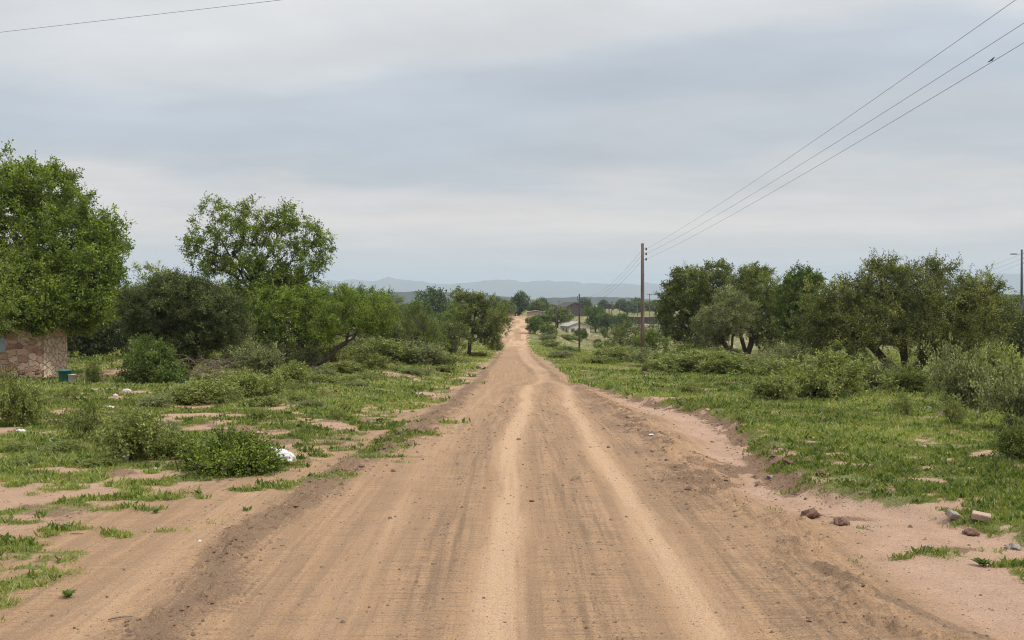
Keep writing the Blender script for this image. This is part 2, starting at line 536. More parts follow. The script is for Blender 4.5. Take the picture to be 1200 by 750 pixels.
class MB:
    def __init__(s): s.b = bmesh.new()

    def box(s, x0, x1, y0, y1, z0, z1, bev=0):
        r = bmesh.ops.create_cube(s.b, size=1)
        for v in r['verts']:
            v.co = Vector((x0 + (v.co.x + .5) * (x1 - x0), y0 + (v.co.y + .5) * (y1 - y0), z0 + (v.co.z + .5) * (z1 - z0)))
        if bev:
            es = list({e for v in r['verts'] for e in v.link_edges})
            bmesh.ops.bevel(s.b, geom=es, offset=bev, segments=2, affect='EDGES')
        return s

    def lathe(s, pr, n=16, c=(0, 0, 0)):
        rings = []
        for r, z in pr:
            rings.append([s.b.verts.new((c[0] + r * math.cos(2 * math.pi * k / n), c[1] + r * math.sin(2 * math.pi * k / n), c[2] + z)) for k in range(n)])
        for a, b in zip(rings, rings[1:]):
            for k in range(n):
                s.b.faces.new((a[k], a[(k + 1) % n], b[(k + 1) % n], b[k]))
        s.b.faces.new(rings[0][::-1]); s.b.faces.new(rings[-1])
        return s

    def poly(s, pts):
        s.b.faces.new([s.b.verts.new(p) for p in pts]); return s

    def prism(s, pts, y0, y1):
        """outline in xz extruded along y"""
        a = [s.b.verts.new((p[0], y0, p[1])) for p in pts]; b = [s.b.verts.new((p[0], y1, p[1])) for p in pts]
        n = len(pts)
        s.b.faces.new(a); s.b.faces.new(b[::-1])
        for k in range(n):
            s.b.faces.new((a[k], b[k], b[(k + 1) % n], a[(k + 1) % n]))
        return s

    def tube(s, pts, rad, n=8):
        pts = [Vector(p) for p in pts]
        rs = rad if isinstance(rad, (list, tuple)) else [rad] * len(pts)
        rings = []
        for i, p in enumerate(pts):
            d = (pts[min(i + 1, len(pts) - 1)] - pts[max(i - 1, 0)]).normalized()
            up = Vector((0, 0, 1)) if abs(d.z) < .9 else Vector((1, 0, 0))
            a = d.cross(up).normalized(); b = a.cross(d)
            rings.append([s.b.verts.new(p + (a * math.cos(2 * math.pi * k / n) + b * math.sin(2 * math.pi * k / n)) * rs[i]) for k in range(n)])
        for a, b in zip(rings, rings[1:]):
            for k in range(n):
                s.b.faces.new((a[k], a[(k + 1) % n], b[(k + 1) % n], b[k]))
        s.b.faces.new(rings[0][::-1]); s.b.faces.new(rings[-1])
        return s

    def build(s, name, m, parent=None, smooth=False):
        bmesh.ops.recalc_face_normals(s.b, faces=s.b.faces)
        me = bpy.data.meshes.new(name); s.b.to_mesh(me); s.b.free()
        if smooth:
            me.polygons.foreach_set('use_smooth', [True] * len(me.polygons))
        return link(name, me, m, parent)


# ------------------------------------------------------------------ ground sheet
PATCHES = []   # bare sandy patches in the turf: centre, radii, angle


def patch(u, v, w_px, h_fac=1.0, ang=0.0, amt=1.0):
    p = hit(u, v)
    r = w_px / F * p.y / 2
    PATCHES.append((p.x, p.y, r, r * h_fac, ang, amt))


for a in ((215, 487, 60, 1.4, .0), (255, 497, 70, 1.0, .0), (300, 508, 90, 1.0, .1), (300, 520, 110, .9, 0), (330, 498, 60, .8, 0), (285, 488, 60, .7, 0), (335, 517, 50, .9, 0),
          (470, 441, 40, 2.2, 0), (455, 438, 26, 2, 0), (400, 464, 34, 1.2, .3), (345, 434, 24, 1.5, 0), (330, 430, 18, 1.5, 0),
          (35, 457, 50, 1.0, 0), (60, 461, 40, 1.0, 0), (95, 441, 40, 2.4, 0), (120, 439, 60, 2.4, 0), (120, 468, 60, 1.2, 0), (90, 466, 50, .8, 0),
          (130, 478, 34, 1.0, 0), (60, 495, 26, 1.0, 0), (100, 522, 22, .8, 0),
          (835, 464, 40, 1.4, 0), (800, 467, 60, 1.4, .0), (770, 467, 60, 2, 0), (500, 462, 50, 1.2, .5), (470, 474, 44, 1.2, .6), (525, 455, 40, 1.2, 0.4),
          (170, 572, 60, .5, 0), (240, 566, 70, .6, 0)):
    patch(*a)
PATCHES.append((9.0, 6.2, 2.5, .5, .1, .6))


def masks(x, y):
    el_, er = E_left(y), E_right(y)
    sc = 1 + np.clip(y - 20, 0, 200) * .012
    nL = fbm(x * .8, y * .8, 4, 61) - .5; nf = fbm(x * 4, y * 4, 3, 62) - .5
    dL = (el_ - x) + nL * 2.2 * np.where(y < 14, .8, .6) + nf * 1.6 + .25 * (y < 14)
    dR = (x - er) + nL * .35 * sc + nf * .3 + .1
    g = np.maximum(sstep(-.4, .8, dL), sstep(-.05, .2, dR))
    # patchy turf close on the left, tufts on bare soil
    tuft = np.maximum(sstep(.42, .62, fbm(x * 1.3, y * 1.5, 4, 71)), sstep(.52, .72, fbm(x * 3, y * 3, 3, 73)))
    inL = (1 - sstep(el_ + .8, el_ + 2.1, x + nL * 1.2)) * tuft * sstep(.3, .5, fbm(x * 6, y * 6, 2, 75)) * (y < 20)
    tufR = np.maximum(sstep(.56, .68, fbm(x * 2.2, y * 3.0, 4, 72)) * sstep(-1.5, -.8, x - er) * (1 - .75 * sstep(11, 13, y)), np.exp(-((y - 8.75 - (x - 3.6) * .25) / .13) ** 2) * sstep(2.7, 3.0, x) * sstep(.35, .5, fbm(x * 4, y * 4, 2, 76))) * (y < 30) * .8
    g = np.maximum(g, np.maximum(inL, tufR))
    bare = sstep(.60, .70, fbm(x * .55, y * .55, 5, 81)) * np.where(x < 0, .9, .55) * (1 - sstep(60, 160, y) * .6)
    bare = bare * (1 - sstep(8, 16, np.abs(x)) * .2)
    bare = np.maximum(bare, sstep(.585, .65, fbm(x * 2.0 + 31, y * 2.0, 4, 83)) * np.where(x < 0, .85, .0))
    bare = bare * np.where(x > 0, .6, 1)
    bare = np.maximum(bare, sstep(.62, .68, fbm(x * 3.1 + 11, y * 3.1, 3, 84)) * (x > 0) * .9)
    for (cx, cy, rx, ry, an, am) in PATCHES:
        ca, sa = math.cos(an), math.sin(an)
        X = (x - cx) * ca + (y - cy) * sa; Y = -(x - cx) * sa + (y - cy) * ca
        q = np.sqrt((X / rx) ** 2 + (Y / ry) ** 2) + (fbm(x * 2.2, y * 2.2, 5, 91, .65) - .5) * 2.2
        bare = np.maximum(bare, (1 - sstep(.7, 1.15, q)) * am)
    g = g * (1 - bare)
    onroad = sstep(-.2, .5, x - el_) * sstep(-.2, .5, er - x)
    ta, tb = TA(y), TB(y)
    wv = (fbm(y / 2.5, y * 0 + 3, 3, 101) - .5) * .12
    wd = .145 + .06 * fbm(y / 3, y * 0, 2, 102) + np.clip(y - 20, 0, 60) * .004
    tr = np.exp(-((x - ta + wv) / wd) ** 2) + np.exp(-((x - tb + wv) / wd) ** 2) * .85
    tr = tr + .35 * np.exp(-((x - np.interp(y, [0, 10, 20, 40], [-1.35, -1.2, -1.05, -.7])) / .22) ** 2)
    tr = tr + .35 * np.exp(-((x + 2.9) / .35) ** 2) * (y < 22)
    farr = sstep(120, 160, y)
    tr = tr * (1 - farr) + farr * .75 * sstep(.3, .6, fbm(x * .9, y * .12, 3, 103))
    tr = tr + np.exp(-((y - 152) / 1.4) ** 2) * 1.2
    tr = np.clip(tr, 0, 1) * onroad
    tr = tr * (1 - .45 * sstep(28, 45, y) * (1 - farr)) * (.7 + .6 * fbm(x * 2.5, y * .4, 3, 104))
    tr = np.clip(tr, 0, 1)
    wl_ = np.interp(y, [0, 10, 15, 19, 35, 60, 155, 400], [-2.35, -2.45, -2.0, -1.75, -1.65, -1.5, -1.0, -1]) + (fbm(y / 1.3, y * 0, 2, 31) - .5) * .5
    wr_ = np.interp(y, [0, 9, 13, 18, 25, 35, 60, 155, 400], [3.2, 2.6, 2.3, 2.45, 2.65, 2.5, 2.0, 2.3, 3]) + (fbm(y / 1.1, y * 0 + 4, 2, 32) - .5) * .6
    gr = 1.15 * np.exp(-((x - wl_) / .30) ** 2) - .5 * np.exp(-((x + 3.0) / .5) ** 2) * (y < 20) + .42 * np.exp(-((x - wr_ + .25) / .55) ** 2)
    gr = gr + .42 * np.exp(-((x - (ta + tb) / 2) / .33) ** 2) + .45 * np.exp(-((x - ta + .55) / .28) ** 2) + .3 * np.exp(-((x - tb - .45) / .25) ** 2)
    gr = np.clip(gr, 0, 1) * onroad * (1 - sstep(90, 150, y)) * (.55 + .9 * fbm(x * 2, y * .5, 3, 111))
    sand = sstep(.1, .7, x - wr_ - .15) * sstep(-.25, .25, er + .4 - x) * (1 - sstep(30, 42, y)) * (.6 + .6 * fbm(x, y, 3, 121))
    sand = np.maximum(sand, bare * .7 * (1 - onroad))
    sand = np.clip(sand + sstep(1.0, 2.0, el_ + 4 - x) * 0, 0, 1)
    xb = np.interp(y, [12, 14, 16.5, 18.5, 24, 31, 38], [3.1, 2.9, 2.3, 2.25, 2.5, 2.65, 2.6]) + (fbm(y * 1.4, y * 0, 3, 151) - .5) * .4
    xl = np.interp(y, [15, 17, 21, 30, 45, 60], [-2.0, -1.7, -1.5, -1.55, -1.6, -1.8]) + (fbm(y * 1.1, y * 0, 3, 152) - .5) * .3
    spk = sstep(.36, .56, fbm(x * 3.2, y * 3.2, 3, 131))
    cl = 1.2 * np.exp(-((x - xb) / .24) ** 2) * spk * (y < 42) * (y > 12.5)
    cl = cl + np.exp(-((x - 2.35) / .55) ** 2 - ((y - 12.7) / 1.5) ** 2) * spk * 1.1
    cl = cl + .9 * np.exp(-((x - xl) / .22) ** 2) * spk * (y < 62) * (y > 15)
    cl = cl + np.exp(-((x - 3.35) / .25) ** 2 - ((y - 10.2) / .5) ** 2) * spk * 1.2 + np.exp(-((x - 3.9) / .3) ** 2 - ((y - 8.9) / .15) ** 2) * spk
    cl = cl + 1.2 * np.exp(-((x - er + .12) / .22) ** 2) * sstep(.3, .5, fbm(x * 2, y * 2, 3, 132)) * (y < 40) * sstep(10.6, 12, y)
    trace = np.exp(-((x - np.interp(y, [5.5, 6.7, 8.2], [3.35, 2.97, 2.52])) / .045) ** 2) * sstep(8.5, 8.0, y)
    gr = np.clip(gr + trace * 1.3, 0, 1.2)
    cl = cl + (1 - onroad) * sstep(.58, .68, fbm(x * 1.4 + 5, y * 1.4, 4, 133)) * .7 * (y < 60)
    clump = sstep(.6, .7, fbm(x * 3, y * 3, 3, 134)) * .5 * onroad
    return g, tr, gr, np.clip(sand, 0, 1), np.clip(cl + clump * np.exp(-((x - wl_) / .4) ** 2), 0, 1)


def build_ground():
    ys = [-30.0]
    while ys[-1] < 19000:
        y = ys[-1]
        if y < 3: dy = .35
        elif y < 60: dy = max(.028, y * .0042)
        else: dy = y * .011
        ys.append(y + dy)
    ys = np.array(ys)
    s = np.concatenate([-(1 + np.geomspace(.02, 3.0, 34)[::-1]), np.linspace(-1, 1, 560), 1 + np.geomspace(.02, 3.0, 34)])
    wdt = 3.5 + .60 * np.clip(ys, 0, None) + np.where(ys < 0, 3, 0)
    Y, Sx = np.meshgrid(ys, s, indexing='ij')
    X = Sx * wdt[:, None]
    # keep a straight grid by the road: finer columns near the middle
    X = X * (.55 + .45 * np.abs(Sx).clip(0, 1))
    Z = height(X, Y)
    nr, nc = X.shape
    V = np.stack([X, Y, Z], -1).reshape(-1, 3)
    i = np.arange(nr * nc).reshape(nr, nc)
    Fc = np.stack([i[:-1, :-1], i[:-1, 1:], i[1:, 1:], i[1:, :-1]], -1).reshape(-1, 4)
    g, tr, gr, sd_, cl = masks(X.ravel(), Y.ravel())
    me = npmesh('ground', V, Fc, {'grass': g, 'track': tr, 'grit': gr, 'sand': sd_, 'clod': cl}, True)
    o = link('ground', me, GROUND)
    tag(o, kind='structure')
    print('ground verts', len(V), len(ys))


import time as _t
_t0 = _t.time()
build_ground()
print('T ground', _t.time() - _t0)


def build_hill(name, D, pts, depth, m, seed, amp):
    """a ridge D metres off; pts = skyline (photo column, row)"""
    us = np.array([p[0] for p in pts]); vs = np.array([p[1] for p in pts])
    u = np.linspace(us[0], us[-1], 700)
    top = np.interp(u, us, vs)
    k = np.ones(15) / 15
    top = np.convolve(np.pad(top, 7, 'edge'), k, 'valid')
    x = (u - 600) / F * D
    crest = CAMZ + (352 - top) / F * D + (fbm(x / (D * .012), x * 0, 5, seed) - .5) * amp
    rows = np.linspace(-1, 1, 40)
    base = CAMZ - 60
    X = []; Y = []; Z = []
    for r in rows:
        f = (1 - abs(r) ** 1.6)
        xx = x
        yy = D + r * depth
        X.append(xx); Y.append(np.full_like(x, yy))
        Z.append(base + (crest - base) * f * (1 + (fbm(x / (depth * .35), x * 0 + r * 3, 4, seed + 3) - .5) * .35 * (abs(r) > .02)))
    X, Y, Z = map(np.array, (X, Y, Z))
    nr, nc = X.shape
    i = np.arange(nr * nc).reshape(nr, nc)
    Fc = np.stack([i[:-1, :-1], i[:-1, 1:], i[1:, 1:], i[1:, :-1]], -1).reshape(-1, 4)
    o = link(name, npmesh(name, np.stack([X, Y, Z], -1).reshape(-1, 3), Fc, smooth=True), m)
    tag(o, kind='structure')


build_hill('hills', 2700, [(-500, 350), (100, 346), (300, 344), (440, 342), (500, 341), (560, 342), (610, 349), (640, 349), (665, 345), (700, 344.5), (740, 347),
                           (780, 353), (900, 350), (1100, 348), (1250, 346), (1600, 345)], 900, m_hill('far_wooded_ridge', (.022, .034, .024), (.045, .055, .035), .02), 201, 8)
build_hill('mountains', 11000, [(-500, 335), (300, 334), (430, 330), (480, 328), (520, 333), (575, 327), (620, 328), (660, 331), (720, 333), (800, 334), (950, 334), (1080, 331),
                                (1150, 323), (1200, 319), (1300, 317), (1600, 325)], 1800, m_hill('far_mountain', (.03, .04, .035), (.05, .055, .045), .004), 211, 60)

# ------------------------------------------------------------------ vegetation builders


def leaf_mesh_arrays(P, Dn, L, W, rng, up=.5):
    """rhombic leaves at P with direction Dn, length L, width W"""
    n = len(P)
    nrm = rng.normal(size=(n, 3)); nrm[:, 2] += up * 2
    side = np.cross(Dn, nrm); side /= np.linalg.norm(side, axis=1, keepdims=True) + 1e-9
    L = L[:, None]; W = W[:, None]
    nn = np.cross(side, Dn)
    a = P; b = P + Dn * L * .5 + side * W * .5 + nn * L * .06; c = P + Dn * L; d = P + Dn * L * .5 - side * W * .5 + nn * L * .06
    V = np.stack([a, b, c, d], 1).reshape(-1, 3)
    Fc = np.arange(n * 4).reshape(-1, 4)
    return V, Fc


def tubes(P, par, R, rmin, sides_big=7, sides_small=3):
    """frusta for every edge (child -> parent)"""
    Vs = []; Fs = []; off = 0
    idx = np.array([i for i in range(len(P)) if par[i] >= 0 and R[i] > rmin])
    for lo, hi, n in ((.03, 9, sides_big), (0, .03, sides_small)):
        sel = idx[(R[idx] >= lo) & (R[idx] < hi)] if len(idx) else idx
        if not len(sel): continue
        A = P[par[sel]]; B = P[sel]
        d = B - A; ln = np.linalg.norm(d, axis=1, keepdims=True) + 1e-9; d = d / ln
        up = np.where(np.abs(d[:, 2:3]) < .9, np.array([[0, 0, 1.]]), np.array([[1., 0, 0]]))
        a = np.cross(d, up); a /= np.linalg.norm(a, axis=1, keepdims=True); b = np.cross(a, d)
        rA = np.minimum(R[par[sel]], R[sel] * 1.35); rB = R[sel]
        th = np.arange(n) * 2 * math.pi / n
        ring = a[:, None, :] * np.cos(th)[None, :, None] + b[:, None, :] * np.sin(th)[None, :, None]
        VA = (A - d * rA[:, None] * .3)[:, None, :] + ring * rA[:, None, None]; VB = (B + d * rB[:, None] * .3)[:, None, :] + ring * rB[:, None, None]
        V = np.concatenate([VA, VB], 1).reshape(-1, 3)
        m = len(sel); base = off + np.arange(m)[:, None] * 2 * n
        k = np.arange(n)[None, :]
        Fc = np.stack([base + k, base + (k + 1) % n, base + n + (k + 1) % n, base + n + k], -1).reshape(-1, 4)
        Vs.append(V); Fs.append(Fc); off += len(V)
    if not Vs:
        return np.zeros((0, 3)), np.zeros((0, 4), int)
    return np.concatenate(Vs), np.concatenate(Fs)


DENS = 1.45


def grow(rng, trunks, lobes, zmin=.4, shell=.72, seg=.45, droop=.0, rough=.35, limb_r=None):
    """trunks: polylines from base; lobes: (cx,cy,cz,rx,ry,rz,n). returns nodes, parents, cluster nodes"""
    P = []; par = []
    tips = []
    for tr in trunks:
        last = -1
        for i, p in enumerate(tr):
            if i == 0:
                P.append(np.array(p, float)); par.append(-1); last = len(P) - 1
                continue
            A = P[last]; B = np.array(p, float)
            n = max(1, int(np.linalg.norm(B - A) / .4))
            for k in range(1, n + 1):
                q = A + (B - A) * k / n + (rng.normal(size=3) * .03 if k < n else 0)
                P.append(q); par.append(last); last = len(P) - 1
        tips.append(last)
    roots = len(P)

    def extend(j, t, wob):
        A = P[j].copy(); ln = np.linalg.norm(t - A)
        n = max(1, int(ln / seg))
        # leave along the parent's direction, then bend to the target
        pd = A - P[par[j]] if par[j] >= 0 else np.array([0, 0, 1.])
        pd = pd / (np.linalg.norm(pd) + 1e-9)
        c = A + pd * ln * .35 + rng.normal(size=3) * wob * ln * .25
        last = j
        for k in range(1, n + 1):
            s = k / n
            q = (1 - s) ** 2 * A + 2 * s * (1 - s) * c + s * s * t
            if k < n: q = q + rng.normal(size=3) * .04
            P.append(q); par.append(last); last = len(P) - 1
        return last
    for lb in lobes:
        c = np.array(lb[:3], float)
        j = min(tips, key=lambda i: np.linalg.norm(P[i] - c))
        extend(j, c - np.array([0, 0, lb[5] * .25]), .6)
    T = []
    for lb in lobes:
        c = np.array(lb[:3], float); r = np.array(lb[3:6], float); n = int(lb[6] * DENS)
        d = rng.normal(size=(n, 3)); d /= np.linalg.norm(d, axis=1, keepdims=True)
        sh = rng.random(n) < shell
        rad = np.where(sh, .78 + .26 * rng.random(n), .25 + .6 * rng.random(n) ** .6)
        ph = rng.random(3) * 20
        bump = fbm(d[:, 0] * 2.2 + ph[0], d[:, 1] * 2.2 + d[:, 2] * 1.7 + ph[1], 3, 3)
        rad = rad * (1 + (bump - .5) * rough * 2)
        T.append(c + d * rad[:, None] * r)
    T = np.concatenate(T)
    T = T[T[:, 2] > zmin]
    o = np.argsort(np.linalg.norm(T - P[tips[0]], axis=1))
    T = T[o]
    clusters = []
    first = roots if len(P) > roots else 0
    lo_ = max(0, roots - 3); buf = np.zeros((4096, 3)); na = 0
    for t in T:
        while na < len(P) - lo_:
            if na >= len(buf): buf = np.concatenate([buf, np.zeros_like(buf)])
            buf[na] = P[lo_ + na]; na += 1
        A = buf[:na]
        dd = np.linalg.norm(A - t, axis=1)
        # prefer nodes lower / inner than the target
        dd = dd + np.clip(A[:, 2] - t[2], 0, 9) * .6
        j = int(np.argmin(dd)) + lo_
        clusters.append(extend(j, t, rough))
    P = np.array(P); par = np.array(par)
    return P, par, clusters


def radii(P, par, tip=.006, base=.2, e=2.2):
    r = np.zeros(len(P)); cnt = np.zeros(len(P))
    w_ = np.full(len(P), 0.0)
    has = np.zeros(len(P), bool); has[par[par >= 0]] = True
    w_[~has] = tip ** e
    for i in range(len(P) - 1, -1, -1):
        if par[i] >= 0:
            w_[par[i]] += w_[i]
    r = w_ ** (1 / e)
    k = base / r.max()
    r = tip + (r - tip) * max((base - tip) / (r.max() - tip), .01)
    return r


def foliage(rng, P, par, clusters, sub=6, per=18, slen=.5, L=.08, W=.04, tintw=.38, up=.5, fwd=.6, spread=.06, droop=0.):
    """sprays of leaves on short side twigs"""
    C = P[clusters]; D = C - P[par[np.array(clusters)]]
    D /= np.linalg.norm(D, axis=1, keepdims=True) + 1e-9
    n = len(C)
    d = rng.normal(size=(n, sub, 3)) * .75 + D[:, None, :] * fwd; d[..., 2] += up * .35 - droop
    d /= np.linalg.norm(d, axis=-1, keepdims=True)
    ln = slen * (.5 + .8 * rng.random((n, sub)))
    ct = np.clip(.5 + rng.normal(size=n) * tintw * .7, 0, 1)
    # higher clusters a touch yellower: young leaf at the crown's outside
    t = rng.random((n, sub, per))
    pos = C[:, None, None, :] + d[:, :, None, :] * (t * ln[..., None])[..., None] + rng.normal(size=(n, sub, per, 3)) * spread
    pos[..., 2] -= (t * ln[..., None]) ** 2 * droop
    ld = rng.normal(size=(n, sub, per, 3)) * .8 + d[:, :, None, :] * .7
    ld /= np.linalg.norm(ld, axis=-1, keepdims=True)
    tint = np.clip(ct[:, None, None] + rng.normal(size=(n, sub, 1)) * .12 + rng.normal(size=(n, sub, per)) * .2, 0, 1)
    m = n * sub * per
    LL = 1.12 * L * (.6 + .8 * rng.random(m)); WW = 1.2 * W * (.6 + .8 * rng.random(m))
    V, Fc = leaf_mesh_arrays(pos.reshape(-1, 3), ld.reshape(-1, 3), LL, WW, rng, up)
    # sub twigs
    e = C[:, None, :] + d * ln[..., None]
    TP = np.concatenate([C, e.reshape(-1, 3)]); tp = np.concatenate([np.full(n, -1), np.repeat(np.arange(n), sub)])
    return V, Fc, np.repeat(tint.reshape(-1), 4), TP, tp


NLEAF = [0]


def plant(name, loc, label, cat, trunks, lobes, leafmat, seed, group=None, bark=None, base=.2, zmin=.4, shell=.72, rough=.35, tip=.006,
          parts=('trunk', 'crown'), rz=0, twigs=True, twigr=.005, seg=.45, rmin=0.0, **fk):
    rng = np.random.default_rng(seed)
    root = empty(name, loc, label, cat, group, rz)
    P, par, cl = grow(rng, trunks, lobes, zmin, shell, seg, rough=rough)
    R = radii(P, par, tip, base)
    V, Fc, tint, TP, tp = foliage(rng, P, par, cl, **fk)
    wv, wf = tubes(P, par, R, rmin)
    if twigs:
        tv, tf = tubes(TP, tp, np.full(len(TP), twigr), 0)
        wf = np.concatenate([wf, tf + len(wv)]); wv = np.concatenate([wv, tv])
    link(parts[0], npmesh(parts[0], wv, wf, smooth=True), bark or BARK, root)
    link(parts[1], npmesh(parts[1], V, Fc, {'tint': tint}), MATS[leafmat], root)
    NLEAF[0] += len(Fc)
    return root


def copy_tree(o, loc, label, sc=1.0, rz=0.0, group=None, scz=None):
    def rec(a, parent):
        c = a.copy(); COL.objects.link(c); c.parent = parent
        for ch in a.children: rec(ch, c)
        return c
    r = rec(o, None)
    r.location = loc; r.rotation_euler = (0, 0, rz)
    r.scale = (sc, sc, scz or sc)
    r['label'] = label
    if group: r['group'] = group
    elif 'group' in r: del r['group']
    return r


def m2(u0, u1, D):
    return abs(u1 - u0) / F * D


# ------------------------------------------------------------------ trees on the left
def rel(base, u, v, D):
    p = at(u, v, D); return (p.x - base.x, p.y - base.y, p.z - base.z)


def lobes_from(base, items):
    """items: (u, v, D, radius px horizontally, px vertically, depth radius m, n)"""
    out = []
    for (u, v, D, ru, rv, ry, n) in items:
        x, y, z = rel(base, u, v, D)
        out.append((x, y, z, ru / F * D, ry, rv / F * D, n))
    return out


b = gp(5, 47.5)
plant('shade_tree', b, 'big bright green tree overhanging the rubble stone hut', 'tree',
      [[(0, 0, 0), (.2, -.1, 1.6), (.1, -.2, 3.0)]],
      lobes_from(b, [(20, 270, 47, 75, 75, 3.2, 190), (85, 300, 46, 60, 55, 2.6, 150), (50, 345, 44.5, 75, 42, 2.2, 150), (-10, 230, 48, 55, 50, 2.6, 90),
                     (45, 222, 47, 42, 28, 2.0, 60), (105, 350, 45, 38, 40, 1.8, 70), (-60, 320, 46, 60, 70, 3, 90), (120, 275, 46.5, 26, 26, 1.2, 26), (20, 372, 43.2, 60, 16, 1.4, 60)]),
      'leaf_bright', 11, base=.32, zmin=1.0, rough=.45, sub=7, per=17, slen=.55, L=.11, W=.06, twigr=.006)

DENS = 1.0
b = gp(305, 56)
plant('open_crowned_tree', b, 'tall open-crowned green tree with branches reaching above the dark round bush', 'tree',
      [[(0, 0, 0), (-.1, 0, 1.3), (.0, 0, 2.6), (-.3, .1, 3.6)], [(.15, .1, 0), (.5, .2, 1.4), (1.2, .2, 2.9)]],
      lobes_from(b, [(262, 275, 56, 44, 30, 1.8, 46), (300, 262, 56, 46, 24, 2.0, 54), (345, 278, 56, 34, 26, 1.8, 44), (240, 300, 56, 26, 16, 1.0, 18), (365, 300, 56, 22, 22, 1.2, 20),
                     (310, 305, 56, 50, 26, 1.8, 50), (325, 345, 56, 40, 26, 1.8, 46), (380, 280, 56, 14, 10, .8, 8), (252, 250, 56, 12, 14, .8, 9), (228, 285, 56, 12, 8, .6, 6), (340, 250, 56, 16, 12, .8, 9), (290, 325, 55.5, 40, 24, 1.6, 44), (265, 310, 56, 26, 18, 1.2, 20), (350, 325, 56, 28, 22, 1.4, 30), (322, 345, 55.5, 38, 26, 1.4, 90), (294, 350, 55.5, 24, 24, 1.2, 46)]),
      'leaf_bright', 12, base=.24, zmin=1.2, rough=.6, sub=6, per=15, slen=.5, L=.11, W=.055, shell=.6, twigr=.008)

DENS = 1.45
b = gp(335, 53)
plant('leafy_tree', b, 'fresh green low tree filling the space under the open-crowned tree', 'tree',
      [[(0, 0, 0), (.1, 0, .9)], [(.2, 0, 0), (.7, 0, 1.0)]],
      lobes_from(b, [(335, 368, 53, 42, 32, 1.8, 90), (368, 372, 54, 28, 28, 1.4, 60), (302, 378, 53, 26, 26, 1.4, 45), (350, 395, 52.5, 38, 14, 1.2, 30)]),
      'leaf_bright', 13, base=.13, zmin=.3, sub=6, per=15, slen=.42, L=.10, W=.05)

b = gp(366, 50)
plant('leaning_tree', b, 'green tree leaning right on a dark slanting trunk', 'tree',
      [[(0, 0, 0), (.1, 0, .28), (.9, .1, .75), (1.6, .2, 1.35)], [(0, 0, 0), (-.12, 0, .7), (.1, 0, 1.3)]],
      lobes_from(b, [(402, 368, 50, 30, 22, 1.4, 60), (425, 360, 52, 34, 22, 1.6, 70), (390, 350, 53, 34, 14, 1.4, 50), (380, 385, 49.6, 18, 14, .9, 24), (440, 378, 51.5, 24, 18, 1.3, 40)]),
      'leaf_bright', 14, base=.11, zmin=.5, sub=6, per=17, slen=.36, L=.085, W=.035)

# dark round bush on bare reddish stems
b = gp(212, 38)
stems = [[(0.15 * math.cos(k), .15 * math.sin(k), 0), (.55 * math.cos(k * 1.0) * (1 + .3 * math.sin(3 * k)), .5 * math.sin(k), .9), (1.1 * math.cos(k), .9 * math.sin(k), 1.7)] for k in np.linspace(0, 5.9, 10)]
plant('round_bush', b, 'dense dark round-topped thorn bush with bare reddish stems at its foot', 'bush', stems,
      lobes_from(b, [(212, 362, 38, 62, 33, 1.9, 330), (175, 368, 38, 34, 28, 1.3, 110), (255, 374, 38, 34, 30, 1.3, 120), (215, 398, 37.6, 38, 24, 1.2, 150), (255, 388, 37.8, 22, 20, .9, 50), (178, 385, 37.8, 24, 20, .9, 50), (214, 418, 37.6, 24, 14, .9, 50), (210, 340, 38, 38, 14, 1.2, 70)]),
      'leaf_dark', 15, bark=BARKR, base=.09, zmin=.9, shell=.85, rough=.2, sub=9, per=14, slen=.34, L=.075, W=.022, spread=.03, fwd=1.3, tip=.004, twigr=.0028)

b = gp(180, 34.5)
plant('leafy_bush', b, 'mid green bush spilling out at the left foot of the dark round bush', 'bush', [[(0, 0, 0), (0, 0, .3)], [(.1, 0, 0), (.3, 0, .4)], [(-.1, 0, 0), (-.3, 0, .4)]],
      lobes_from(b, [(180, 425, 34.5, 24, 26, .8, 60), (200, 444, 34, 22, 14, .7, 40), (160, 440, 35, 18, 16, .7, 34), (168, 408, 35.5, 16, 16, .6, 24)]),
      'leaf_deep', 16, base=.04, zmin=.05, parts=('stems', 'foliage'), sub=6, per=14, slen=.26, L=.07, W=.035, spread=.03)

# fallen dry branches at the foot of the round bush
rngb = random.Random(4)
mb = MB()
for k in range(120):
    a0 = Vector((rngb.uniform(-1.3, 1.2), rngb.uniform(-.7, .3), rngb.uniform(.02, .75)))
    d = Vector((rngb.uniform(-1, 1), rngb.uniform(-.4, .4), rngb.uniform(-.15, .35)))
    mb.tube([a0, a0 + d * .4 + Vector((0, 0, rngb.uniform(0, .12))), a0 + d * rngb.uniform(.7, 1.1)], [.018, .013, .005], 5)
o = mb.build('brushwood', TWIG); p = gp(224, 35.6); o.location = p
tag(o, 'tangle of dry brown fallen branches at the foot of the dark round bush', 'brushwood')

# feathery thorn tree at the left edge
b = gp(-28, 24)
plant('thorn_tree', b, 'light green feathery thorn branches reaching in at the left edge', 'tree',
      [[(0, 0, 0), (.05, 0, 1.0), (.0, 0, 2.0)]],
      lobes_from(b, [(-14, 320, 24, 26, 30, .8, 20), (-16, 355, 24, 30, 18, .8, 20), (-16, 385, 24, 30, 14, .8, 18), (-50, 340, 24, 50, 45, 1.2, 40)]),
      'leaf_bright', 17, base=.05, zmin=.6, rough=.7, sub=3, per=34, slen=.5, L=.045, W=.014, spread=.018, fwd=1.2)

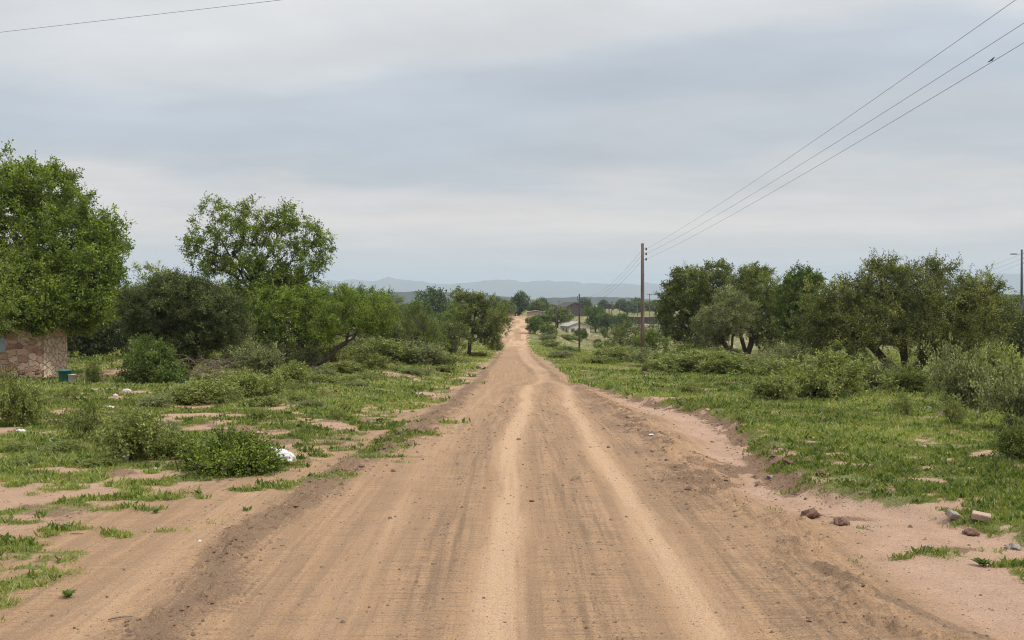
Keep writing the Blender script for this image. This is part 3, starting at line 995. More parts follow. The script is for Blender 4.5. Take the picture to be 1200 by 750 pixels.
# thicket behind the hut and bush
def thicket(name, u, D, w_px, h_px, label, lm, seed, cat='tree', n=110, leaf=.11, group=None, trunkh=.8, dr=None, base=.12, sub=6, per=13, thin=.5):
    b = gp(u, D)
    rw = w_px / F * D / 2; hh = h_px / F * D
    r = np.random.default_rng(seed + 900)
    lb = []
    k = max(3, int(round(rw * 1.3)))
    for i in range(k):
        fx = (i + .5) / k * 2 - 1
        hz = hh * (1 - .28 * fx * fx) * r.uniform(.82, 1.0)
        rz_ = min(hz * .42, rw * .8) * r.uniform(.85, 1.1)
        lb.append((fx * rw * .72, r.uniform(-.3, .3) * rw * .5, hz - rz_, rw / k * 1.55 + .2, (dr or rw * .65), rz_, n // k))
        if trunkh < .7:
            lb.append((fx * rw * .8, 0, hz * .35, rw / k * 1.5 + .2, (dr or rw * .6), hz * .33, n // k // 2))
    tk = [[(0, 0, 0), (r.uniform(-.2, .2), 0, trunkh), (r.uniform(-.3, .3), 0, trunkh * 1.5)]]
    return plant(name, b, label, cat, tk, lb, lm, seed, group=group, base=base, zmin=trunkh * .45, sub=sub, per=per, slen=leaf * 4.5, L=leaf, W=leaf * thin, twigr=.004 + leaf * .03)


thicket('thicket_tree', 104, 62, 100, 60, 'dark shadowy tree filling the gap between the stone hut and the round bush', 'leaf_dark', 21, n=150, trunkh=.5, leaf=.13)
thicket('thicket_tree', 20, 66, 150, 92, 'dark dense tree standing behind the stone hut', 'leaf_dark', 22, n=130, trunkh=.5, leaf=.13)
thicket('slender_tree', 186, 60, 54, 124, 'slender pale green treetop rising behind the dark round bush', 'leaf_scrub', 23, n=60, trunkh=1.6, leaf=.10)
thicket('thicket_tree', 268, 62, 64, 82, 'green tree seen low between the round bush and the open-crowned tree', 'leaf_bright', 24, n=70, trunkh=.6, leaf=.12)
thicket('spreading_tree', 412, 68, 78, 92, 'yellow green spreading tree at the top of the slope right of the open-crowned tree', 'leaf_bright', 25, n=130, trunkh=1.4, leaf=.10)
thicket('spreading_tree', 452, 76, 60, 70, 'olive green domed tree right of the yellow green spreading tree', 'leaf_olive', 26, n=100, trunkh=1.2, leaf=.10)
thicket('browned_bush', 446, 66, 36, 52, 'dark browned rounded bush among the greener trees on the left slope', 'leaf_dark', 27, 'bush', n=80, trunkh=.4, leaf=.09)
thicket('spreading_tree', 482, 80, 56, 62, 'mid green bushy tree in the row descending towards the road', 'leaf_olive', 28, n=100, trunkh=.6, leaf=.10)
thicket('leafy_bush', 500, 84, 40, 36, 'low bright green bush in the row of trees near the road', 'leaf_bright', 29, 'bush', n=60, trunkh=.3, leaf=.09)
thicket('small_tree', 528, 86, 44, 44, 'small round olive tree on a thin dark trunk beside the roadside tree', 'leaf_olive', 30, n=80, trunkh=1.0, leaf=.09, base=.12)
thicket('roadside_tree', 533, 98, 44, 60, 'bright green tree half hidden behind the roadside tree', 'leaf_bright', 31, n=70, trunkh=1.2, leaf=.11)
b = gp(549, 88)
plant('roadside_tree', b, 'tall dark olive tree on a bare trunk closest to the left of the road', 'tree', [[(0, 0, 0), (.1, 0, 1.1), (.3, 0, 2.0)]],
      lobes_from(b, [(550, 365, 88, 22, 18, 1.5, 60), (575, 372, 88, 20, 20, 1.4, 56), (560, 388, 88, 22, 14, 1.4, 44), (538, 347, 88, 10, 8, .7, 14), (575, 394, 88, 14, 14, .9, 26), (560, 352, 88, 16, 10, 1, 24)]),
      'leaf_olive', 32, base=.17, zmin=.7, sub=6, per=14, slen=.4, L=.11, W=.055, rough=.45)
thicket('roadside_tree', 583, 118, 30, 60, 'grey green tree behind the dark olive roadside tree', 'leaf_olive', 33, n=60, trunkh=1.4, leaf=.12)

# ------------------------------------------------------------------ trees on the right
b = gp(815, 80)
plant('dense_tree', b, 'big dark green tree right of the nearest power pole with leafy sprays on its top', 'tree', [[(0, 0, 0), (.1, 0, 1.2), (.2, 0, 2.0)], [(.2, 0, 0), (.8, 0, 1.6)]],
      lobes_from(b, [(812, 345, 80, 34, 26, 2.4, 120), (795, 372, 80, 28, 28, 2, 90), (838, 335, 80, 28, 24, 2, 80), (830, 375, 80, 30, 28, 2.2, 80), (790, 348, 80, 18, 16, 1.2, 34), (822, 392, 79.5, 34, 16, 1.6, 46), (845, 318, 80, 14, 9, .8, 12), (803, 322, 80, 12, 9, .8, 12)]),
      'leaf_olive', 41, base=.25, zmin=.8, sub=6, per=16, slen=.5, L=.13, W=.065, rough=.45)
b = gp(853, 70)
plant('grey_tree', b, 'grey green rounded tree on a dark trunk in front of the big dark tree', 'tree', [[(0, 0, 0), (.05, 0, .9), (-.3, 0, 1.4)], [(.05, 0, .5), (.3, 0, 1.3)]],
      lobes_from(b, [(840, 378, 70, 28, 20, 1.5, 120), (862, 370, 70.4, 24, 22, 1.4, 90), (828, 392, 69.8, 16, 14, .9, 46), (855, 350, 71, 18, 14, 1, 40)]),
      'leaf_grey', 42, base=.16, zmin=.9, sub=7, per=14, slen=.34, L=.075, W=.035, shell=.85, rough=.25)
b = gp(878, 72)
plant('grey_tree', b, 'tall olive green tree leaning on a forked dark trunk', 'tree', [[(0, 0, 0), (-.35, 0, 1.0), (-.6, 0, 1.9)], [(-.15, 0, .4), (.2, 0, 1.6)]],
      lobes_from(b, [(882, 340, 74, 30, 22, 1.8, 110), (900, 362, 73, 32, 30, 1.8, 130), (868, 362, 73, 22, 22, 1.2, 60), (905, 392, 72, 26, 20, 1.4, 70), (885, 320, 75, 20, 11, 1.2, 34), (925, 350, 74, 18, 26, 1.3, 46)]),
      'leaf_olive', 43, base=.2, zmin=.5, sub=7, per=14, slen=.42, L=.10, W=.05, rough=.4)
b = gp(940, 66)
plant('deep_green_tree', b, 'upright rich green tree between the olive tree and the wide thorn tree', 'tree', [[(0, 0, 0), (.0, 0, 1.6), (.1, 0, 2.8)]],
      lobes_from(b, [(938, 345, 66, 24, 30, 1.4, 110), (945, 385, 66, 26, 24, 1.4, 70), (925, 365, 66, 16, 22, 1.0, 36), (946, 326, 66, 14, 10, .9, 20)]),
      'leaf_deep', 44, base=.17, zmin=.9, sub=6, per=17, slen=.42, L=.12, W=.05, droop=.25)
DENS = .95
b = gp(1062, 42)
plant('wide_thorn_tree', b, 'wide flat-topped thorn tree with tangled twigs and thin open foliage', 'tree',
      [[(0, 0, 0), (.0, 0, .9), (-.1, 0, 1.5)], [(.1, 0, 0), (.5, 0, 1.0), (1.0, 0, 1.8)], [(-.1, 0, 0), (-.5, .1, .9), (-1.3, .1, 1.7)]],
      lobes_from(b, [(1060, 345, 42, 62, 26, 2.2, 110), (1000, 362, 42, 48, 28, 2.0, 130), (1120, 355, 42, 50, 28, 2.0, 130), (1068, 322, 42, 54, 12, 1.4, 44), (1040, 310, 42, 12, 8, .6, 6), (1096, 313, 42, 14, 8, .6, 8), (1165, 335, 42, 14, 9, .6, 7), (975, 360, 42, 34, 24, 1.2, 46), (1150, 365, 42, 40, 22, 1.3, 50), (1020, 338, 42, 30, 14, 1.2, 26), (960, 385, 41.6, 30, 22, 1.2, 60),
                     (1150, 380, 41.8, 38, 26, 1.4, 80), (1060, 385, 41.4, 70, 22, 1.6, 120), (1030, 316, 42, 26, 9, 1, 16), (1150, 340, 42, 34, 14, 1, 30), (1000, 395, 41, 44, 16, 1.2, 60), (1105, 400, 41.2, 50, 18, 1.2, 60)]),
      'leaf_thorn', 45, base=.22, zmin=.5, shell=.5, rough=.85, tip=.007, sub=7, per=19, slen=.5, L=.07, W=.034, spread=.04, twigr=.006)
DENS = 1.3
thicket('thorn_tree', 1188, 48, 70, 112, 'dusky thorn tree cut by the right edge of the picture', 'leaf_dark', 46, n=120, trunkh=.8, leaf=.08)
thicket('thicket_tree', 985, 62, 60, 62, 'dark bush seen under the left side of the wide thorn tree', 'leaf_dark', 47, n=70, trunkh=.3, leaf=.1)
thicket('thicket_tree', 1120, 66, 120, 60, 'dark hedge-like tree behind the right side of the wide thorn tree', 'leaf_olive', 48, n=90, trunkh=.3, leaf=.11)
thicket('low_tree', 739, 128, 62, 44, 'low flat spreading green tree in the field behind the nearest power pole', 'leaf_olive', 49, n=90, trunkh=.5, leaf=.12)
thicket('low_tree', 766, 118, 36, 42, 'round green bush between the nearest pole and the big dark tree', 'leaf_bright', 50, 'bush', n=60, trunkh=.4, leaf=.12)

# ------------------------------------------------------------------ shrubs
print('leaves so far', NLEAF[0])


def shrub_proto(name, lm, seed, n, r, h, leaf, label, per=11, parts=('stems', 'foliage'), sub=5):
    tk = [[(0, 0, 0), (.25 * r * math.cos(a), .25 * r * math.sin(a), .35 * h)] for a in (0, 1.3, 2.6, 3.9, 5.2)]
    rr = np.random.default_rng(seed)
    lb = [(rr.uniform(-.45, .45) * r, rr.uniform(-.45, .45) * r, h * rr.uniform(.35, .6), r * rr.uniform(.45, .65), r * rr.uniform(.45, .65), h * rr.uniform(.35, .5), n // 6) for _ in range(6)]
    return plant(name, (0, 0, 0), label, 'shrub', tk, lb, lm, seed, base=.022, zmin=.04, shell=.55, rough=1.4, tip=.003, parts=parts, seg=.2,
                 sub=sub, per=per, slen=.30 * h + .05, L=leaf * 1.25, W=leaf * .62, spread=.03, fwd=.9, up=1.0, twigr=.0022)


protos = {
    'grey': shrub_proto('shrub', 'leaf_grey', 61, 150, 1.0, 1.0, .055, 'x'),
    'scrub': shrub_proto('shrub', 'leaf_scrub', 62, 160, 1.0, 1.0, .06, 'x'),
    'olive': shrub_proto('shrub', 'leaf_olive', 63, 150, 1.0, 1.0, .06, 'x'),
    'deep': shrub_proto('shrub', 'leaf_deep', 64, 140, 1.0, 1.0, .06, 'x'),
    'scrub2': shrub_proto('shrub', 'leaf_scrub', 65, 120, 1.0, .85, .065, 'x'),
    'thin': shrub_proto('shrub', 'leaf_scrub', 66, 60, 1.0, 1.1, .05, 'x', per=12),
    'brown': shrub_proto('shrub', 'leaf_dark', 67, 90, 1.0, .8, .05, 'x'),
}
used = set()


def shrub(kind, u, v, w_px, h_px, label, group=None, rz=None, D=None):
    p = gp(u, D) if D else hit(u, v)
    sc = w_px / F * p.y / 2 / 1.05; sz = h_px / F * p.y / 1.05
    pr = protos[kind]
    rz = rz if rz is not None else (u * 7.3 + v) % 6.28
    if kind in used:
        return copy_tree(pr, p, label, sc, rz, group, sz)
    used.add(kind)
    pr.location = p; pr.scale = (sc, sc, sz); pr.rotation_euler = (0, 0, rz); pr['label'] = label
    if group: pr['group'] = group
    return pr


# left, near to far
shrub('thin', 95, 518, 60, 44, 'loose spindly shrub behind the wide leafy shrub in the left grass')
shrub('scrub', 152, 540, 90, 48, 'wide leafy shrub left of the heap of cut branches')
shrub('scrub2', 205, 538, 60, 34, 'low shrub between the wide leafy shrub and the heap of cut branches')
shrub('scrub', 18, 500, 60, 46, 'dense shrub at the left edge of the grass')
shrub('olive', 2, 478, 50, 34, 'dark low shrub in front of the stone hut at the left edge')
shrub('olive', 110, 452, 20, 22, 'small dark upright shrub in front of the green bucket')
shrub('thin', 82, 470, 36, 14, 'sparse low shrub in the trodden ground before the hut')
SL = 'shrubs on the left slope'
shrub('grey', 276, 432, 50, 46, 'pale grey green shrub at the right foot of the dark round bush')
shrub('grey', 300, 440, 60, 34, 'grey green shrub just right of the palest shrub by the round bush')
shrub('scrub', 232, 472, 80, 22, 'pale bushy shrub in front of the tangle of dry branches')
shrub('scrub2', 290, 468, 70, 32, 'spreading shrub in the middle of the left slope beside the bare path')
shrub('scrub', 340, 455, 56, 26, 'low green shrub on the left slope above the bare sandy patch')
shrub('thin', 330, 462, 30, 16, 'small dark shrub in the left slope turf')
shrub('grey', 320, 424, 50, 26, 'grey shrub below the trunk of the open-crowned tree')
shrub('grey', 350, 432, 50, 26, 'grey green shrub below the leaning trunk')
shrub('scrub', 392, 424, 60, 26, 'soft green shrub right of the leaning trunk')
shrub('grey', 425, 420, 60, 26, 'broad grey green shrub on the rise above the pale earth scar')
for i, (u, v, w_, h_) in enumerate([(455, 424, 60, 26), (485, 426, 56, 26), (510, 428, 44, 20), (440, 432, 40, 18), (470, 412, 50, 22), (500, 414, 44, 20), (410, 438, 40, 14), (375, 444, 30, 14)]):
    shrub(('scrub', 'grey', 'scrub2')[i % 3], u, v, w_ * 1.3, h_ * .85, 'low soft green shrub in the unbroken scrub between the slope and the left trees', SL)
shrub('thin', 402, 482, 16, 8, 'tiny dark shrub in the grass left of the road')
shrub('thin', 380, 468, 22, 10, 'little dark shrub at the end of the sandy path')
shrub('scrub2', 300, 492, 24, 14, 'small rich green shrub beside the bare sandy path')
shrub('thin', 395, 492, 22, 12, 'low bushy weed on the right rim of the sandy patch')
shrub('brown', 528, 414, 22, 14, 'brownish small shrub under the small round olive tree')
shrub('scrub', 580, 411, 24, 10, 'small shrub at the foot of the roadside tree')
for i, (u, v, w_, h_) in enumerate([(30, 470, 34, 18), (60, 476, 30, 12), (128, 500, 40, 16), (155, 492, 34, 14), (185, 478, 34, 16), (215, 474, 40, 18), (262, 474, 40, 18), (312, 476, 36, 16), (348, 470, 30, 12), (362, 478, 24, 10),
                                   (70, 530, 40, 14), (40, 545, 34, 12), (110, 548, 30, 12), (20, 530, 30, 12), (196, 505, 30, 12), (378, 452, 40, 14), (400, 452, 34, 12), (430, 446, 34, 12), (360, 458, 34, 12), (488, 440, 24, 9), (520, 436, 24, 8), (545, 426, 20, 8), (560, 418, 18, 8), (435, 470, 18, 6), (415, 455, 24, 8)]):
    shrub(('scrub', 'thin', 'scrub2', 'thin', 'grey')[i % 5], u, v, w_ * 1.35, h_ * .8, 'little straggling shrub scattered in the rough turf left of the road', 'straggling shrubs in the left turf')
# right
SR = 'scrub band under the right trees'
for i, (u, v, w_, h_) in enumerate([(735, 425, 40, 18), (765, 430, 46, 22), (790, 436, 50, 26), (820, 438, 56, 28), (850, 440, 56, 28), (880, 440, 50, 26), (905, 442, 46, 24), (810, 424, 40, 20), (845, 424, 36, 18), (925, 432, 44, 30),
                                   (715, 418, 34, 14), (695, 426, 34, 9), (664, 412, 24, 7), (660, 420, 26, 10), (712, 408, 26, 10), (745, 414, 30, 16), (648, 408, 20, 10), (640, 400, 18, 10), (665, 398, 20, 8)]):
    shrub(('scrub', 'grey', 'scrub2', 'scrub')[i % 4], u, v, w_ * 1.45, h_ * .85, 'low green shrub in the belt of scrub below the power poles and right trees', SR)
shrub('brown', 700, 402, 14, 5, 'flat dark brownish shrub in the pale green field')
shrub('scrub', 905, 470, 60, 26, 'first low shrub left of the thorn tree at the edge of the open grass')
shrub('scrub2', 950, 468, 80, 44, 'shaggy green shrub below the left branches of the wide thorn tree')
shrub('scrub', 985, 466, 90, 46, 'large pale leafed shrub left of the wide thorn tree trunk')
shrub('grey', 1030, 458, 70, 34, 'grey green shrub just left of the wide thorn tree trunk')
shrub('olive', 1068, 462, 60, 28, 'dark shrub wrapped around the foot of the wide thorn tree')
shrub('grey', 1120, 482, 80, 66, 'tall pale leafy shrub right of the wide thorn tree trunk')
shrub('scrub', 1160, 478, 90, 62, 'bushy yellow green shrub behind the tall pale leafy shrub')
shrub('grey', 1190, 505, 90, 66, 'broad silvery shrub by the right edge of the grass')
shrub('olive', 1192, 540, 60, 40, 'dark shrub lowest down against the right edge')
shrub('thin', 1062, 488, 34, 26, 'thin weedy sapling standing alone in front of the thorn tree')
shrub('thin', 1116, 498, 40, 28, 'thin pale sapling in front of the tall leafy shrub')
shrub('thin', 868, 498, 20, 13, 'small dark green weed in the open right grass')
shrub('brown', 755, 440, 10, 12, 'small dark brown bush stump at the edge of the scrub')
shrub('thin', 720, 420, 16, 12, 'thin shrub in front of the scrub near the second pole')
shrub('scrub2', 808, 462, 28, 14, 'low tussock of shrub near the bare path on the right')

for k_, o_ in protos.items():
    if k_ not in used:
        for ch in list(o_.children): bpy.data.objects.remove(ch)
        bpy.data.objects.remove(o_)

# heap of cut leafy branches with the white plastic bag
b = hit(272, 556)
rr = np.random.default_rng(77)
tk = [[(rr.uniform(-.7, .7), rr.uniform(-.2, .3), .02), (rr.uniform(-.8, .8), rr.uniform(-.2, .3), .2)] for _ in range(12)]
plant('cut_branch_heap', b, 'heap of freshly cut leafy green branches beside the road', 'branches', tk,
      [(-.24, .15, .13, .26, .3, .18, 50), (.1, .22, .17, .30, .3, .22, 64), (.34, .1, .13, .2, .26, .14, 36), (-.05, -.1, .10, .38, .28, .12, 44), (.0, .3, .32, .13, .2, .12, 12), (-.44, .1, .08, .14, .22, .10, 16)],
      'leaf_bright', 70, base=.018, zmin=.03, shell=.5, rough=1.4, parts=('stems', 'foliage'), seg=.15, sub=5, per=12, slen=.24, L=.036, W=.022, spread=.02, twigr=.0025)
print('leaves total', NLEAF[0])

# ------------------------------------------------------------------ distant trees (shared meshes)


def far_proto(seed, lm, w_, h_, n, leaf, trunkh):
    tk = [[(0, 0, 0), (.1, 0, trunkh)]]
    rr = np.random.default_rng(seed)
    lb = []
    for k in range(6):
        a = rr.uniform(0, 6.28); q = rr.uniform(.2, .55)
        lb.append((w_ * .5 * q * math.cos(a), w_ * .5 * q * math.sin(a), trunkh + (h_ - trunkh) * rr.uniform(.22, .74), w_ * rr.uniform(.2, .34), w_ * .26, (h_ - trunkh) * rr.uniform(.2, .3), n // 6))
    return plant('distant_tree', (0, 0, 0), 'x', 'tree', tk, lb, lm, seed, base=.3, zmin=trunkh * .5, sub=4, per=9, slen=.9, L=leaf, W=leaf * .7, spread=.15, twigs=False, rough=.4, rmin=.02, seg=.8)


fp = [far_proto(301, 'leaf_far', 9, 8, 220, .34, 1.2), far_proto(302, 'leaf_deep', 10, 7.5, 240, .34, 1.0), far_proto(303, 'leaf_olive', 9, 6.5, 200, .32, .8)]
fused = set()


def ftree(k, u, vtop, D, w_px, label, group=None):
    p = gp(u, D)
    h = at(u, vtop, D).z - p.z
    nat = (8, 7.5, 6.5)[k]; natw = (9, 10, 9)[k]
    sz = h / nat * 1.0; sx = w_px / F * D / natw * 1.0
    if k in fused:
        o = copy_tree(fp[k], p, label, sx, (u * 3.1 + D) % 6.28, group, sz)
    else:
        fused.add(k); o = fp[k]; o.location = p; o.scale = (sx, sx, sz); o['label'] = label
        if group: o['group'] = group
    return o


ftree(0, 507, 342, 210, 60, 'broad dark green distant tree seen above the left roadside row')
ftree(1, 492, 352, 200, 44, 'smaller dark tree at the left end of the broad distant tree')
ftree(0, 604, 344, 330, 34, 'tall dark tree standing at the crest of the road')
ftree(2, 592, 352, 300, 26, 'rounded tree left of the tall tree at the road crest')
ftree(2, 630, 352, 330, 22, 'low olive tree immediately right of the tall crest tree')
ftree(0, 638, 351, 340, 26, 'dark tree above the roadside right of the road crest')
ftree(2, 653, 360, 255, 36, 'wide light green tree left of the white house')
ftree(1, 627, 372, 190, 22, 'round dark bush tree by the right road edge below the crest')
ftree(2, 643, 380, 180, 24, 'low flat green tree between the road and the third pole')
ftree(1, 636, 368, 215, 26, 'mid green tree behind the round bush tree right of the road')
ftree(1, 681, 385, 225, 20, 'low round bush growing in front of the white house')
ftree(1, 698, 359, 290, 26, 'dark leafy tree right of the white house')
ftree(1, 712, 367, 285, 26, 'broad dark tree below the dark water tank')
ftree(1, 730, 367, 280, 22, 'dark green tree at the left end of the dark panelled wall')
ftree(0, 722, 372, 275, 16, 'small dark tree between the two broad dark trees near the tank')
ftree(2, 709, 384, 240, 12, 'small shrubby tree in the field edge under the dark trees')
ftree(2, 728, 383, 235, 16, 'grey green shrubby tree at the foot of the gravel mound')
ftree(0, 686, 350, 520, 22, 'pale hazy tree above the dark shed roof')
ftree(0, 704, 352, 560, 18, 'hazy umbrella tree left of the dark water tank')
BG = 'hazy trees along the far valley'
for i, (u, vt, D, w_) in enumerate([(735, 352, 480, 30), (752, 353, 500, 30), (768, 352, 470, 34), (790, 350, 520, 40), (668, 356, 600, 20), (718, 356, 620, 24), (745, 350, 560, 22), (780, 353, 600, 26),
                                   (430, 350, 420, 50), (455, 352, 380, 50), (475, 356, 360, 30), (448, 346, 600, 60), (415, 345, 560, 60), (530, 352, 420, 44), (550, 350, 460, 40), (575, 350, 420, 36), (622, 356, 600, 30), (645, 356, 640, 26),
                                   (395, 348, 520, 60), (340, 348, 520, 80), (250, 345, 420, 90), (150, 345, 420, 90), (820, 350, 520, 50), (900, 348, 460, 70), (1000, 347, 420, 80), (1100, 347, 420, 80), (1170, 346, 360, 60), (1200, 348, 420, 60), (1185, 352, 300, 60), (960, 350, 400, 80)]):
    ftree(i % 3, u, vt, D, w_, 'hazy dark green tree in the merging tree line across the far valley', BG)

print('T plants', _t.time() - _t0)
# ------------------------------------------------------------------ power poles and wires
WOOD = m_simple('weathered_pole', (.21, .14, .105), (.09, .062, .052), 3, .9, .6, .01, .2, 0, (6, 6, .35))
PORC = m_simple('brown_porcelain', (.045, .028, .022), (.03, .02, .018), 8, .3, .1, .005, .5)
STEEL = m_simple('grey_steel', (.22, .22, .22), (.14, .13, .12), 10, .5, .2, .005, .5, .6)
WIRE = m_simple('dull_wire', (.16, .165, .17), (.12, .12, .125), 10, .5, .05, .002, .4, .3)


def pole(u, D, vtop, label, r=.13, side=1, ins=((.35), (.70), (1.08)), lean=0., base_u=None, name='power_pole', n=12, mesh_ins=True, cat='power pole'):
    p = gp(base_u if base_u else u, D)
    top = at(u, vtop, D) - p
    root = empty(name, p, label, cat)
    MB().tube([(0, 0, -.4), tuple(top * .33), tuple(top * .66), tuple(top)], [r, r * .92, r * .82, r * .68], n).build('pole', WOOD, root, True)
    MB().lathe([(r * .72, 0), (r * .74, .04), (r * .3, .06)], n, tuple(top)).build('cap', STEEL, root)
    pts = []
    for dz in ins:
        c = top + Vector((side * (r + .11), 0, -dz))
        m_ = MB()
        m_.tube([c + Vector((-side * .17, 0, 0)), c + Vector((-side * .02, 0, 0))], .016, 6)
        m_.build('bracket', STEEL, root)
        MB().lathe([(.03, -.09), (.06, -.08), (.045, -.04), (.065, -.02), (.045, .02), (.06, .04), (.035, .09), (.02, .1)], 12, tuple(c)).build('insulator', PORC, root, True)
        pts.append(p + c)
    return root, pts


P1, A1 = pole(753, 73, 286, 'tallest and nearest wooden power pole with three insulators, beside the big dark tree', .15)
_W0 = WOOD
WOOD = m_simple('tarred_pole', (.085, .06, .05), (.045, .035, .03), 3, .9, .6, .01, .2, 0, (6, 6, .35))
P2, A2 = pole(679, 138, 345, 'second wooden power pole standing in scrub in front of the white house', .14, -1)
P3, A3 = pole(652, 204, 358, 'third power pole standing left of the white house', .13, -1)
P4, A4 = pole(636, 265, 365, 'slim fourth power pole just right of the road crest', .12, -1, name='power_pole')
WOOD = _W0


def wire(a, b_, sag, name, label, group=None, r=.006, n=28):
    pts = []
    for k in range(n + 1):
        s = k / n
        p = a.lerp(b_, s); p = Vector(p); p.z -= 4 * sag * s * (1 - s)
        pts.append(p)
    o = MB().tube(pts, r, 5).build(name, WIRE, None, True)
    return tag(o, label, 'wire', group), pts


ends = [at(1190, 0, 19.4), at(1200, 27, 19.1), at(1200, 50, 19.1)]
names = ['uppermost of the three wires rising from the nearest pole to the upper right', 'middle of the three wires rising from the nearest pole to the upper right', 'lowest of the three wires rising from the nearest pole, with a bird on it']
for a, e, nm in zip(A1, ends, names):
    # extend past the frame to the next pole's place behind the camera
    s = (73 - (-14)) / (73 - e.y)
    far_end = a.lerp(e, s)
    sag = .55
    t_ = 1 / s
    far_end.z += 4 * sag * t_ * (1 - t_) / t_ * 1.0
    far_end = Vector(far_end)
    wobj, wpts = wire(a, far_end, sag, 'overhead_wire', nm, None, .0055, 60)
    low_pts = wpts
for a, e, q in zip(A1, A2, ('upper', 'middle', 'lower')):
    a2 = a - Vector((.5, 0, 0)); wire(a2 + Vector((.26, 0, 0)), e, 1.2, 'overhead_wire', q + ' faint wire running from the nearest pole down to the second pole', None, .007)
for a, e, q in zip(A2, A3, ('upper', 'middle', 'lower')):
    wire(a, e, 1.0, 'overhead_wire', q + ' faint wire running from the second pole to the third', None, .007)
for a, e, q in zip(A3, A4, ('upper', 'middle', 'lower')):
    wire(a, e, .8, 'overhead_wire', q + ' faint wire running from the third pole to the fourth', None, .007)
# single wire crossing the upper left
a = at(-260, 67, 30); e = at(330, -1, 24); d = e - a
wire(a, a + d * 1.5, .02, 'overhead_wire', 'single wire crossing the top left corner of the sky', None, .0055, 50)

# right edge pole with lamp
_W = WOOD
WOOD = m_simple('grey_blue_steel', (.075, .085, .11), (.05, .055, .07), 6, .6, .2, .005, .4, .3)
P5, A5 = pole(1197.5, 95, 293, 'pole with a street lamp arm at the right edge, above the thorn trees', .13, 1, (.3, .75, 1.2))
WOOD = _W
pl = at(1196, 298, 95) - P5.location
MB().tube([pl, pl + Vector((-.45, 0, .05)), pl + Vector((-.6, 0, .02))], .022, 6).build('lamp_arm', STEEL, P5)
mbx = MB(); mbx.box(-.5, .12, -.1, .1, -.05, .05, .03)
lh = mbx.build('lamp_head', m_simple('lamp_grey', (.20, .18, .17), (.13, .12, .11), 8, .5), P5); lh.location = pl + Vector((-.45, 0, .02))
for k, q in ((0, 'upper'), (1, 'middle'), (2, 'lower')):
    p5 = P5.location + Vector((pl.x + .1, 0, pl.z + .05 - k * .45))
    wire(p5, at(1040, 331 + k * 4, 165), 1.2, 'overhead_wire', q + ' faint wire sloping down left from the lamp pole at the right edge', None, .007)

# far slim poles over the valley
far_poles = [(717, 300, 353, 'first slim far pole right of the dark water tank', 0), (747, 420, 350, 'slim far pole left of the crossarm pole above the dark wall', 0), (761, 360, 344, 'far pole with a wide crossarm above the dark panelled wall', 1),
             (643, 420, 354, 'slim far pole left of the dark shed', 0), (655, 430, 352, 'slim far pole rising at the left end of the dark shed roof', 0), (625, 330, 358, 'slim far pole right of the road crest trees', 0), (726, 430, 351, 'thin far pole between the tank and the dark wall', 0)]
for u, D, vt, lab, cross in far_poles:
    p = gp(u, D); h = at(u, vt, D).z - p.z
    root = empty('utility_pole', p, lab, 'pole')
    MB().tube([(0, 0, -.3), (0, 0, h)], [.15, .11], 8).build('pole', WOOD, root)
    wc = 1.0 if cross else .5
    MB().box(-wc, wc, -.18, -.08, h - .35, h - .2).build('crossarm', WOOD, root)

# bird on the lowest wire
best = min(low_pts, key=lambda p: abs((p.x / p.y) * F + 600 - 1161) if p.y > 5 else 1e9)
bu = 1161
# interpolate exactly
pp = [p for p in low_pts if p.y > 8]
us = [(p.x / p.y) * F + 600 for p in pp]
bp = Vector([float(np.interp(bu, us, [p[k] for p in pp])) for k in range(3)])


def build_bird():
    root = empty('bird', bp, 'small dark long-tailed bird perched on the lowest wire', 'bird')
    DK = m_simple('dark_plumage', (.02, .02, .022), (.035, .032, .03), 40, .7)
    b_ = bmesh.new()
    prof_ = [(-.17, -.045, .006, .012), (-.10, -.012, .010, .016), (-.055, .012, .022, .024), (-.02, .035, .032, .034), (.012, .06, .030, .032), (.035, .082, .020, .022), (.045, .098, .021, .021), (.062, .106, .017, .016), (.076, .104, .006, .006), (.092, .10, .0015, .0015)]
    rings = []
    for x, z, ry, rz_ in prof_:
        rings.append([b_.verts.new((x, ry * math.cos(k * math.pi / 5), z + .02 + rz_ * math.sin(k * math.pi / 5))) for k in range(10)])
    for r1, r2 in zip(rings, rings[1:]):
        for k in range(10):
            b_.faces.new((r1[k], r1[(k + 1) % 10], r2[(k + 1) % 10], r2[k]))
    b_.faces.new(rings[0][::-1]); b_.faces.new(rings[-1])
    for s in (-1, 1):      # feet gripping the wire
        for k in range(2):
            pass
    me = bpy.data.meshes.new('body'); b_.to_mesh(me); b_.free()
    me.polygons.foreach_set('use_smooth', [True] * len(me.polygons))
    link('body', me, DK, root)
    for s in (-1, 1):
        MB().tube([(0, s * .012, .045), (.004, s * .012, .012), (.012, s * .010, .008)], .003, 5).build('leg', DK, root)
        MB().prism([(-.09, .02), (-.03, .03), (.02, .07), (.01, .09), (-.05, .06)], s * .028 - .004, s * .028 + .004).build('wing', DK, root)
    root.rotation_euler = (0, 0, math.radians(20))
    root.scale = (.68, .68, .68)


build_bird()

# ------------------------------------------------------------------ stone hut, buckets
IRON = m_simple('rusty_iron_sheet', (.22, .15, .12), (.13, .07, .05), 2, .7, .3, .01, .3, .4)


